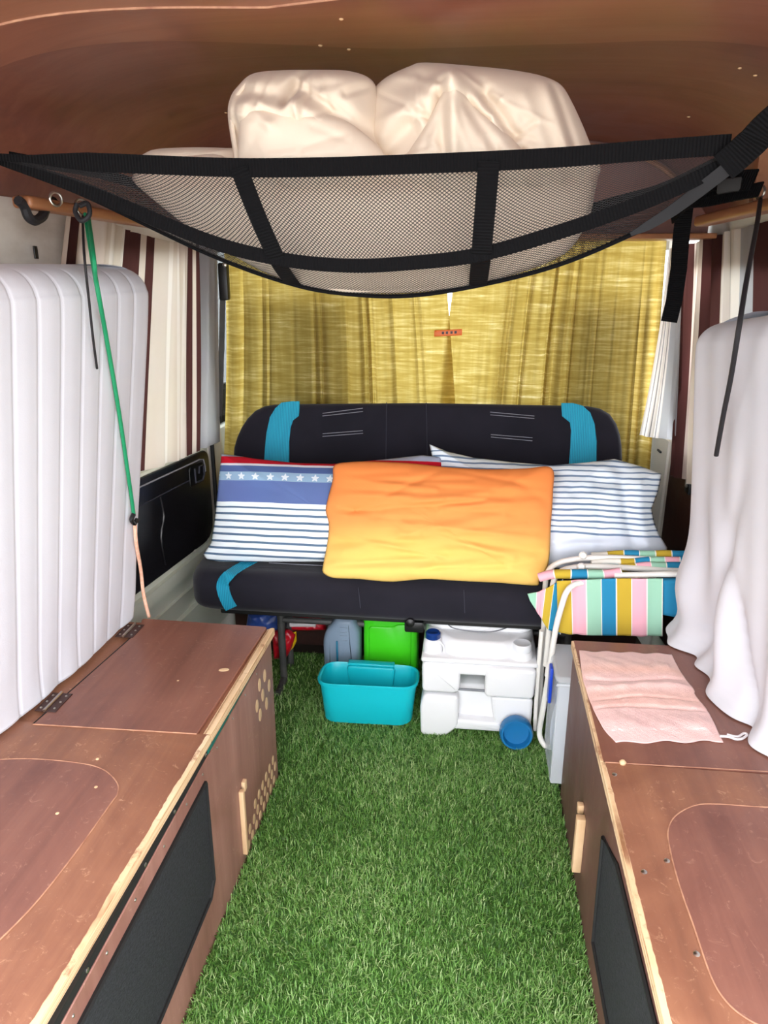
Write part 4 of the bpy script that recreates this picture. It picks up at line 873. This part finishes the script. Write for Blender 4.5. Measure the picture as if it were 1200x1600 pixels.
# duvet
dv = empty('duvet', 'cream duvet bundled into the black net under the ceiling', 'duvet', (-.14, 1.55, 1.42))
ND = unit((0, -1, -.06))
o1 = [(-0.646,1.5,1.563),(-0.668,1.5,1.592),(-0.621,1.5,1.619),(-0.505,1.5,1.629),(-0.453,1.5,1.617),(-0.294,1.5,1.625),(-0.126,1.5,1.627),(0.062,1.5,1.624),(0.177,1.5,1.618),(0.217,1.5,1.594),(0.216,1.5,1.554),(0.207,1.5,1.505),(0.166,1.495,1.445),(0.049,1.495,1.401),(-0.06,1.495,1.381),(-0.173,1.495,1.374),(-0.287,1.495,1.38),(-0.402,1.495,1.41),(-0.542,1.5,1.485)]
obj('lower_fold', puff(o1, ND, .075, [], .008, 5, 3, pw=3), M_duvet, dv, sharp=1.6)
o2 = [(-0.456,1.5,1.561),(-0.46,1.5,1.628),(-0.465,1.5,1.688),(-0.459,1.5,1.72),(-0.442,1.5,1.741),(-0.413,1.5,1.76),(-0.362,1.5,1.764),(-0.291,1.5,1.763),(-0.232,1.5,1.759),(-0.197,1.5,1.746),(-0.183,1.5,1.719),(-0.173,1.5,1.666),(-0.161,1.5,1.613),(-0.173,1.5,1.558),(-0.322,1.5,1.537)]
c2 = [((-0.423,1.45,1.692), (-0.318,1.45,1.69), .020, .022), ((-0.318,1.45,1.69), (-0.168,1.45,1.617), .022, .022), ((-0.335,1.45,1.697), (-0.315,1.45,1.75), -.030, .010), ((-0.41,1.45,1.714), (-0.34,1.45,1.705), -.018, .014), ((-0.305,1.45,1.712), (-0.179,1.45,1.643), -.022, .014), ((-0.258,1.45,1.749), (-0.213,1.45,1.679), .014, .02), ((-0.424,1.45,1.725), (-0.438,1.45,1.61), -.014, .008), ((-0.331,1.45,1.646), (-0.214,1.45,1.618), .012, .02), ((-0.23,1.45,1.71), (-0.194,1.45,1.729), -.014, .008)]
obj('left_fold', puff(o2, ND, .105, c2, .008, 5, 14, pw=3, rings=60, seg=240, fine=26, famp=.006, fwid=.007, fang=-.3, fdev=1.2, flen=.6), M_duvet, dv, sharp=1.6)
o3 = [(-0.227,1.53,1.561),(-0.208,1.53,1.628),(-0.211,1.53,1.683),(-0.203,1.53,1.725),(-0.177,1.53,1.752),(-0.13,1.53,1.771),(-0.1,1.53,1.776),(-0.013,1.53,1.768),(0.056,1.53,1.76),(0.108,1.53,1.75),(0.144,1.53,1.735),(0.165,1.53,1.709),(0.188,1.53,1.67),(0.208,1.53,1.63),(0.224,1.53,1.584),(0.14,1.53,1.535),(-0.028,1.53,1.525),(-0.152,1.53,1.537)]
c3 = [((-0.05,1.45,1.728), (-0.044,1.45,1.615), .034, .022), ((-0.05,1.45,1.728), (0.059,1.45,1.629), .020, .016), ((-0.065,1.45,1.721), (-0.064,1.45,1.61), -.026, .010), ((-0.05,1.45,1.726), (-0.179,1.45,1.648), .020, .022), ((0.011,1.45,1.705), (0.077,1.45,1.613), -.024, .012), ((-0.022,1.45,1.696), (0.026,1.45,1.624), -.016, .012), ((-0.122,1.45,1.657), (-0.179,1.45,1.606), -.014, .016), ((0.108,1.45,1.727), (0.154,1.45,1.612), .012, .012), ((0.128,1.45,1.721), (0.174,1.45,1.612), -.012, .008), ((-0.179,1.45,1.719), (-0.078,1.45,1.741), -.010, .02)]
obj('right_fold', puff(o3, ND, .125, c3, .008, 5, 21, pw=3, rings=60, seg=260, fine=34, famp=.007, fwid=.007, fang=-1.0, fdev=.7, flen=.5), M_duvet, dv, sharp=1.6)
obj('front_flap', puff([(-0.425,1.41,1.603),(-0.421,1.41,1.646),(-0.415,1.41,1.677),(-0.398,1.41,1.688),(-0.354,1.41,1.688),(-0.297,1.41,1.682),(-0.241,1.41,1.669),(-0.202,1.41,1.647),(-0.163,1.41,1.611),(-0.168,1.41,1.583),(-0.301,1.41,1.572),(-0.406,1.41,1.579)], ND, .045, [], .004, 6, 31, pw=3, rings=40, seg=160, fine=14, famp=.004, fwid=.008, fang=-.3, fdev=.6, flen=.6), M_duvet, dv, sharp=1.6)
obj('front_flap', puff([(-0.135,1.41,1.589),(-0.118,1.41,1.616),(-0.094,1.41,1.65),(-0.071,1.41,1.689),(-0.056,1.41,1.716),(-0.046,1.41,1.725),(-0.035,1.41,1.715),(-0.01,1.41,1.683),(0.029,1.41,1.653),(0.063,1.41,1.626),(0.085,1.41,1.593),(-0.006,1.41,1.574)], ND, .050, [((-0.047,1.4,1.715), (-0.04,1.4,1.603), .014, .012), ((-0.064,1.4,1.682), (-0.057,1.4,1.603), -.014, .010), ((-0.021,1.4,1.681), (0.037,1.4,1.602), -.012, .010)], .004, 6, 37, pw=3, rings=40, seg=160, fine=12, famp=.004, fwid=.007, fang=-1., fdev=.5, flen=.5), M_duvet, dv, sharp=1.6)
obj('tail_fold', puff([(-0.67,1.54,1.625),(-0.657,1.54,1.635),(-0.628,1.54,1.644),(-0.557,1.54,1.646),(-0.492,1.54,1.644),(-0.448,1.54,1.638),(-0.45,1.54,1.601),(-0.653,1.54,1.604)], ND, .05, [], .004, 8, 5), M_duvet, dv, sharp=1.6)
obj('piping', tube([(-0.431,1.425,1.609),(-0.437,1.43,1.644),(-0.44,1.435,1.676),(-0.436,1.44,1.703),(-0.425,1.445,1.722),(-0.411,1.45,1.737)], .004, 6, 40), M_duvet, dv)

# ================================================================== TOWEL
tw = [(0.306,1.736,0.484),(0.418,1.726,0.484),(0.536,1.746,0.484)]; te = [(0.329,1.35,0.485),(0.44,1.367,0.485),(0.551,1.376,0.485)]
def towel():
    nu, nv = 90, 110; lx = [(0.306,1.736,0.484),(0.297,1.624,0.484),(0.297,1.538,0.484),(0.302,1.465,0.484),(0.311,1.398,0.484),(0.33,1.35,0.485)]; rx = [(0.538,1.746,0.484),(0.537,1.664,0.484),(0.547,1.578,0.484),(0.544,1.555,0.485),(0.553,1.489,0.484),(0.552,1.421,0.484),(0.551,1.378,0.484)]
    L_ = resample(catmull(np.array(lx), 60), nv); R_ = resample(catmull(np.array(rx), 60), nv); V = np.zeros((nu, nv, 3)); UV = np.zeros((nu, nv, 2))
    for i in range(nu):
        u = i / (nu - 1); V[i] = L_ * (1 - u) + R_ * u
    v = np.linspace(0, 1, nv)[None, :]; u = np.linspace(0, 1, nu)[:, None]
    Z = .0058 + .0036 * sn(np.stack([V[..., 0].ravel(), V[..., 1].ravel(), np.zeros(nu * nv)], 1), 11, 4, 4).reshape(nu, nv)
    for c, w_, a in ((.36, .012, -.006), (.58, .010, -.006), (.44, .03, .004), (.68, .012, -.005), (.2, .06, .005), (.85, .06, .003)): Z = Z + a * np.exp(-((v + .02 * np.sin(u * 5 + c * 9) - c) / w_) ** 2)
    Z *= np.minimum(1, 6 * np.minimum(np.minimum(u, 1 - u), np.minimum(v, 1 - v)) + .3); V[..., 2] = .4838 + np.clip(Z, .0012, 1)
    V[..., 1] += .004 * np.sin(u * 17) * (v > .9) + .003 * np.sin(u * 23 + 1) * (v < .05)
    UV[..., 0] = u; UV[..., 1] = 1 - v + 0 * u
    g = gridf(V, nu, nv, UV.reshape(-1, 2)); return g
tt = empty('towel', 'thin pink towel with ribbed bands spread on the right storage bench', 'towel', (0.43,1.533,0.484))
to = obj('cloth', towel(), M_pink, tt, sharp=1.6); sm = to.modifiers.new('thickness', 'SOLIDIFY'); sm.thickness = .0015; sm.offset = 1
obj('hanging_loop', tube([(0.548,1.391,0.489),(0.566,1.391,0.489),(0.579,1.384,0.489),(0.593,1.388,0.489),(0.607,1.403,0.489),(0.601,1.406,0.489),(0.584,1.393,0.489),(0.565,1.398,0.489)], .0028, 6, 40), M_wbag, tt, label='white hanging loop')
# ================================================================== PORTABLE TOILET
wc = empty('portable_toilet', 'white portable toilet with a large round blue cap, under the bench', 'portable toilet', (.06, 2.2, 0))
x0, x1, yf = -.115, .236, 2.02
def front(P, y, d, mat, name, r=.012, parent=wc, rp=.015, **k): return obj(name, pad(roundpoly(np.array(P), max(rp, r + .006), 4), (0, y, 0), (1, 0, 0), (0, 0, 1), d, r, 3), mat, parent, sharp=1.0, **k)
front([(x0 + .012, .02), (x1 - .01, .02), (x1 - .01, .168), (x0 + .012, .168)], yf + .36, .325, M_wc, 'lower_tank', .02)
front([(x0, .0), (x0 + .078, .0), (x0 + .118, .04), (x0 + .118, .150), (x0 + .008, .152), (x0 - .004, .11)], yf + .08, .085, M_wc, 'lower_tank_front', .010, rp=.012)
front([(x0 + .09, .028), (x1 - .09, .028), (x1 - .10, .060), (x0 + .09, .066)], yf + .08, .080, M_wc, 'lower_tank_bar', .008, rp=.008)
front([(x1 - .115, .028), (x1 - .005, .028), (x1 - .004, .152), (x1 - .135, .152), (x1 - .128, .10)], yf + .08, .075, M_wc, 'lower_tank_side', .010, rp=.012)
front([(x0 + .002, .160), (x0 + .108, .160), (x0 + .120, .178), (x0 + .120, .262), (x0, .262)], yf + .06, .065, M_wc, 'tank_pouch', .010, rp=.012)
front([(x0 + .09, .226), (x1 - .13, .226), (x1 - .13, .262), (x0 + .09, .262)], yf + .06, .062, M_wc, 'tank_bar', .008, rp=.008)
front([(x1 - .155, .158), (x1 - .004, .158), (x1, .262), (x1 - .155, .262)], yf + .06, .072, M_wc, 'tank_pouch', .012)
obj('seam_band', tube([(x0 + .006, yf + .02, .163), (x1 - .006, yf + .02, .163)], .004, 6), M_wcline, wc)
obj('rim', box(x0 - .003, x1 + .004, yf + .0, yf + .36, .262, .278, .007, 3), M_wc, wc)
obj('bowl_deck', pad(roundpoly(np.array([(x0 + .09, yf + .02), (x1 - .09, yf + .02), (x1 - .005, yf + .13), (x1 - .005, yf + .36), (x0 + .005, yf + .36), (x0 + .005, yf + .13)]), .03, 4), (0, 0, .272), (1, 0, 0), (0, 1, 0), .058, .018, 3, r0=0), M_wc, wc, sharp=1.0)
ld = obj('lid', pad(roundpoly(np.array([(x0 + .005, yf + .10), (x1 - .005, yf + .10), (x1 - .005, yf + .36), (x0 + .005, yf + .36)]), .05, 5), (0, 0, .328), (1, 0, 0), (0, 1, 0), .016, .007, 3), M_wc, wc, sharp=1.0)
obj('lid_line', tube([(-0.045,2.134,0.344),(-0.023,2.101,0.344),(0.031,2.086,0.344),(0.09,2.088,0.344),(0.131,2.11,0.344),(0.167,2.15,0.344)], .0018, 6, 30), M_wcline, ld)
fs = (-0.085,2.07,0.292); fs2 = (0.19,2.06,0.288)
obj('filler_collar', lathe([(.032, -.05), (.031, .0), (.028, .022), (.022, .028)], (fs[0], 2.075, .292), (0, 0, 1), 24), M_wc, wc)
cp = obj('filler_cap', lathe([(.021, 0), (.024, .003), (.024, .018), (.019, .023), (.016, .021)], (fs[0], 2.075, .320), (0, 0, 1), 28), M_navycap, wc, label='dark blue filler cap')
obj('cap_tether', tube([(fs[0] + .02, 2.06, .318), (fs[0] + .034, 2.06, .30), (fs[0] + .036, 2.065, .272)], .003, 6, 16), M_wc2, wc)
obj('vent_collar', lathe([(.036, -.05), (.035, .0), (.032, .014)], (fs2[0], 2.065, .288), (0, 0, 1), 24), M_wc, wc)
obj('vent_cap', lathe([(.029, 0), (.030, .003), (.030, .020), (.026, .025), (.022, .023)], (fs2[0], 2.065, .300), (0, 0, 1), 28), M_wc2, wc)
obj('side_latch', obox((x1 + .006, 2.06, .285), (0, 1, 0), (1, 0, 0), (0, 0, 1), .03, .012, .05, .004), M_wcline, wc)
bc_ = obj('blue_cap', lathe([(.028, 0), (.046, .0), (.050, .004), (.0505, .036), (.047, .042), (.042, .042), (.038, .022), (0.001, .020)], ((0.183,1.965,0.082)[0], 2.008, .052), (0, -1, .12), 36), M_bluecap, wc, label='large round blue cap')
for k in range(18):
    t = 2 * math.pi * k / 18; obj('grip_rib', obox(((0.183,1.965,0.082)[0] + .0498 * math.cos(t), 1.988, .053 + .0498 * math.sin(t)), (math.cos(t), 0, math.sin(t)), (0, 1, 0), (-math.sin(t), 0, math.cos(t)), .003, .024, .005), M_bluecap, bc_)
# ================================================================== TUB
tub = empty('storage_tub', 'turquoise plastic tub on the grass in front of the bench', 'tub', (-.29, 2.10, .012))
def tubshell():
    base = roundpoly(np.array([(-.443, 2.032), (-.143, 2.040), (-.143, 2.168), (-.440, 2.166)]), .05, 6); c = base.mean(0); rows = []
    for z, s, o in ((.012, .93, 0), (.016, .965, 0), (.10, 1.02, 0), (.148, 1.06, 0), (.150, 1.10, 0), (.158, 1.10, 0), (.160, 1.07, 0), (.156, 1.035, 0), (.10, 1.0, 0), (.022, .93, 0), (.020, .88, 0)):
        q = c + (base - c) * s; rows.append(np.c_[q, np.full(len(q), z)])
    m = len(base); V = np.vstack(rows); F = [(i * m + j, i * m + (j + 1) % m, (i + 1) * m + (j + 1) % m, (i + 1) * m + j) for i in range(len(rows) - 1) for j in range(m)]
    F.append(tuple(range(m))[::-1]); F.append(tuple((len(rows) - 1) * m + k for k in range(m))); return (V, F)
obj('shell', tubshell(), M_tub, tub)
obj('handle_recess', pad(roundpoly(np.array([(-.365, .055), (-.222, .055), (-.212, .154), (-.375, .154)]), .012, 3), (0, 2.172, 0), (1, 0, 0), (0, 0, 1), .018, .005, 2), M_tub, tub)
obj('back_lip', box(-.372, -.215, 2.158, 2.186, .155, .164, .004), M_tub, tub)
# ================================================================== JUG, CAN
jg = empty('plastic_jug', 'grey-blue plastic jug with a tan cap behind the turquoise tub', 'jug', (-.43, 2.26, 0))
jo = [(-0.479,2.26,0.037),(-0.477,2.26,0.189),(-0.465,2.26,0.227),(-0.444,2.26,0.253),(-0.43,2.26,0.276),(-0.372,2.26,0.279),(-0.359,2.26,0.258),(-0.346,2.26,0.222),(-0.343,2.26,0.046)]
jo = [(p[0], p[2]) for p in jo]; jz = min(z for _, z in jo); jo = [(x, z) for x, z in jo]; jo[0] = (jo[1][0] + .004, .012); jo[-1] = (jo[-2][0] - .002, .012)
obj('body', pad(roundpoly(np.array(jo), .02, 4), (0, 2.34, 0), (1, 0, 0), (0, 0, 1), .09, .022, 4), M_jug, jg, sharp=1.0)
jx = (jo[4][0] + jo[5][0]) / 2; jt = jo[4][1]
obj('neck', lathe([(.030, -.07), (.026, -.02), (.024, -.002), (.024, .006)], (jx, 2.285, jt), (0, 0, 1), 20), M_jug, jg)
obj('cap', lathe([(.025, 0), (.027, .002), (.027, .012), (.02, .014)], (jx, 2.285, jt + .004), (0, 0, 1), 20), M_tan, jg, label='tan cap')
obj('level_stripe', obox((-0.424,2.247,0.145), (1, 0, 0), (0, 1, 0), (0, 0, 1), .007, .003, .10, .001), plain('teal_gauge_stripe', (30, 110, 140), .4), jg, label='narrow teal stripe')
for k in range(4): obj('grip_rib', tube([(jx - .012, 2.249, jt - .03 - .016 * k), (jx + .014, 2.249, jt - .03 - .016 * k)], .002, 6), M_jug, jg)
gn = empty('jerry_can', 'bright green plastic jerry can between the jug and the toilet', 'jerry can', (-.24, 2.32, 0))
gx0 = (-0.336,2.27,0.193)[0]; gx1 = (-0.147,2.27,0.204)[0]
obj('body', pad(roundpoly(np.array([(gx0, .012), (gx1, .012), (gx1, .31), (gx0, .31)]), .025, 4), (0, 2.40, 0), (1, 0, 0), (0, 0, 1), .13, .02, 4), M_green, gn, sharp=1.0)
obj('shoulder', pad(roundpoly(np.array([(gx0 + .006, 2.285), (gx1 - .006, 2.285), (gx1 - .006, 2.39), (gx0 + .006, 2.39)]), .02, 4), (0, 0, .29), (1, 0, 0), (0, 1, 0), .045, .014, 3), M_green, gn, sharp=1.0)
obj('raised_panel', pad(roundpoly(np.array([(gx0 + .02, .05), (gx1 - .02, .05), (gx1 - .02, .262), (gx1 - .07, .262), (gx1 - .085, .25), (gx0 + .02, .25)]), .015, 3), (0, 2.275, 0), (1, 0, 0), (0, 0, 1), .010, .005, 2), M_green, gn, sharp=1.0)
# ================================================================== PACKETS UNDER THE SEAT
def packet(label, pts, y, mat, T=.03, strip=None):
    t = empty('packet', label, 'packet', (pts[0][0], y, min(p[2] for p in pts)), 'packets under the bench'); o = obj('bag', puff(pts, (0, -1, .2), T, [], .008, 14, 7, smooth=False, rings=12, seg=60, q=.5), mat, t, sharp=1.6)
    if strip is not None: obj('print_band', tube(np.array(strip) + np.array([0, -.03, 0]), .009, 8), M_wbag, t)
    return t
packet('red packet behind the dark leg of the bench', [(-0.691,2.38,0.152),(-0.626,2.38,0.164),(-0.603,2.38,0.139),(-0.619,2.38,0.085),(-0.641,2.38,0.041),(-0.69,2.38,0.032)], 2.38, M_red)
packet('yellow packet beside the dark leg of the bench', [(-0.647,2.4,0.126),(-0.605,2.4,0.144),(-0.604,2.4,0.102),(-0.63,2.4,0.052),(-0.66,2.4,0.045)], 2.40, M_yellow, .02)
packet('blue packet under the left end of the bench', [(-0.791,2.42,0.197),(-0.673,2.42,0.204),(-0.666,2.42,0.136),(-0.805,2.42,0.122)], 2.42, M_bluebag, .03)
packet('red and white packet left of the jug under the bench', [(-0.649,2.42,0.195),(-0.499,2.42,0.203),(-0.495,2.42,0.146),(-0.651,2.42,0.134)], 2.42, M_red, .03, [(-0.625,2.42,0.175),(-0.528,2.42,0.181)])
for y in (.0,): pass
sp_ = obj('support_shelf', box(-.88, -.50, 2.40, 2.575, .225, .237, .002), M_darkwood); tag(sp_, 'dark shelf under the bench carrying the packets', 'shelf')
# ================================================================== CLEAR STORAGE BOX
cb_ = empty('storage_box', 'clear plastic storage box with a blue latch behind the right storage bench', 'storage box', (.44, 1.95, 0))
obj('walls', join(*[box(*q, .003, 1) for q in ((.272, .62, 1.812, 1.817, .012, .345), (.272, .62, 1.995, 2.00, .012, .345), (.272, .277, 1.817, 1.995, .012, .345), (.615, .62, 1.817, 1.995, .012, .345), (.272, .62, 1.812, 2.00, .010, .016))]), M_clear, cb_, smooth=False)
obj('lid', pad(roundpoly(np.array([(.264, 1.806), (.628, 1.806), (.628, 2.006), (.264, 2.006)]), .02, 3), (0, 0, .342), (1, 0, 0), (0, 1, 0), .020, .008, 3), M_clear, cb_)
obj('rim', tube([(.268, 1.808, .338), (.624, 1.808, .338), (.624, 2.004, .338), (.268, 2.004, .338)], .005, 6, 0, True), M_clear, cb_)
obj('latch', box(.258, .268, 1.89, 1.925, .225, .34, .004), plain('blue_latch_plastic', (18, 64, 190), .35), cb_, label='blue latch')
bl = obj('folded_cloth', puff([(.30, 1.90, .03), (.59, 1.90, .03), (.60, 1.90, .28), (.45, 1.90, .31), (.30, 1.90, .28)], (0, -1, 0), .06, [], .015, 8, 3), cloth('pale_blue_folded_cloth', (196, 206, 222), (222, 226, 234))); tag(bl, 'pale folded cloth inside the clear storage box', 'cloth')
# ================================================================== FOLDED BEACH CHAIRS
P_ = (240, 178, 192); MI = (156, 204, 178); BL = (44, 134, 176); MU = (198, 168, 58); WH = (240, 236, 226)
def chairstripes(name, seq, w=None):
    n = len(seq); st = []
    for i, c in enumerate(seq): st += [(i / n, c), ((i + .93) / n, WH)]
    return striped(name, st, 'u', .9, noisec=.06)
def slab(top, bot, th, name, mat, parent, nu=60, nv=24, wav=.004, seed=1):
    """hanging double sling of cloth with a little thickness"""
    g = curtain(top, bot, (0, -1, 0), 3, .001, wav, nu, nv, seed, .3); o = obj(name, g, mat, parent, sharp=1.6); m = o.modifiers.new('thickness', 'SOLIDIFY'); m.thickness = th; m.offset = 0; return o
c1 = empty('folding_chair', 'folded beach chair in front, striped sling hanging from its white tube', 'folding chair', (.27, 2.0, 0), 'folded beach chairs')
obj('frame_tube', tube(catmull(np.array([(0.638,1.96,0.599),(0.494,1.965,0.588),(0.391,1.97,0.577),(0.325,1.945,0.584),(0.293,1.925,0.57),(0.28,1.922,0.526),(0.269,1.93,0.441),(0.263,1.95,0.295),(0.257,1.975,0.147),(0.254,1.995,0.065),(0.26,1.99,0.034),(0.275,1.975,0.021),(0.298,1.96,0.029)]), 70), .0085, 10), M_tubew, c1)
obj('frame_tube', tube(catmull(np.array([(0.241,2.02,0.393),(0.242,2.03,0.268),(0.243,2.035,0.13),(0.246,2.04,0.033)]), 20), .007, 10), M_tubew, c1)
obj('frame_tube', tube(catmull(np.array([(0.635,1.96,0.622),(0.492,1.965,0.609),(0.424,1.97,0.602)]), 20), .0085, 10), M_tubew, c1)
obj('leg_sleeve', tube([(0.264,1.946,0.327),(0.262,1.951,0.281)], .0115, 10), M_tubew, c1)
slab([(0.265,1.955,0.583),(0.325,1.945,0.594),(0.419,1.94,0.605),(0.545,1.93,0.615)], [(0.28,1.955,0.423),(0.348,1.945,0.424),(0.435,1.94,0.43),(0.564,1.93,0.441)], .004, 'sling', chairstripes('beach_chair_sling_a', [MU, P_, MI, BL, MU, P_, MI]), c1, 90, 24, .003, 4)
slab([(0.189,1.985,0.526),(0.217,1.98,0.535),(0.244,1.975,0.553),(0.284,1.97,0.583)], [(0.197,1.985,0.506),(0.231,1.982,0.454),(0.254,1.978,0.418),(0.29,1.97,0.411)], .003, 'sling_corner', chairstripes('beach_chair_corner', [MI, P_, MU, BL]), c1, 40, 20, .003, 6)
slab([(0.548,1.95,0.605),(0.578,1.95,0.607),(0.643,1.95,0.61)], [(0.56,1.95,0.502),(0.593,1.955,0.494),(0.65,1.96,0.502)], .02, 'sling_roll', chairstripes('beach_chair_roll', [BL, MU]), c1, 20, 12, .002, 2)
c2_ = empty('folding_chair', 'folded beach chair behind, its white tubes and cloth rolls against the pillow', 'folding chair', (.30, 2.06, 0), 'folded beach chairs')
obj('frame_tube', tube(catmull(np.array([(0.664,2.06,0.613),(0.511,2.06,0.62),(0.384,2.06,0.618),(0.311,2.06,0.607),(0.272,2.06,0.591),(0.251,2.06,0.565),(0.247,2.06,0.522),(0.251,2.06,0.406),(0.254,2.065,0.249),(0.26,2.07,0.038),(0.265,2.07,-0.034)]), 60), .0085, 10), M_tubew, c2_)
obj('frame_tube', tube(catmull(np.array([(0.654,2.02,0.604),(0.504,2.02,0.606),(0.37,2.02,0.606),(0.316,2.02,0.599),(0.283,2.02,0.586),(0.266,2.015,0.561),(0.261,2.01,0.514),(0.261,2.01,0.389),(0.26,2.01,0.281)]), 60), .0085, 10), M_tubew, c2_)
def roll(px, r, mat, name='sling_roll'):
    P = resample(catmull(np.array(px), 40), 60); g = tube(P, r, 12); V, F = g; L = np.linspace(0, 1, 60); UV = np.zeros((len(V), 2)); UV[:, 0] = np.repeat(L, 12); V = V.copy()
    V += .002 * sn(V, 12, 3)[:, None]; obj(name, (V, F, UV), mat, c2_, sharp=1.2)
roll([(0.377,2.085,0.612),(0.443,2.085,0.619),(0.551,2.085,0.626),(0.65,2.085,0.631)], .012, chairstripes('beach_chair_roll_b', [WH, MU, BL, MI, MU, BL]))
roll([(0.373,2.05,0.604),(0.437,2.05,0.611),(0.544,2.05,0.62),(0.659,2.05,0.625)], .011, chairstripes('beach_chair_roll_c', [WH, WH, MU, BL, MI, P_, BL]))
roll([(0.408,2.03,0.596),(0.479,2.03,0.605),(0.558,2.03,0.613),(0.664,2.03,0.614)], .012, chairstripes('beach_chair_roll_d', [BL, MU, P_, MI, BL, MU]))
roll([(0.219,1.99,0.577),(0.268,1.985,0.592),(0.356,1.98,0.598),(0.443,1.98,0.608)], .014, chairstripes('beach_chair_roll_e', [P_, MU, BL, MI, P_]))
for p in [(0.346,2.045,0.629),(0.337,2.005,0.609)]: obj('pivot', lathe([(.010, -.006), (.012, 0), (.008, .006), (.003, .007)], p, (0, -1, .2), 14), M_tubew, c2_)
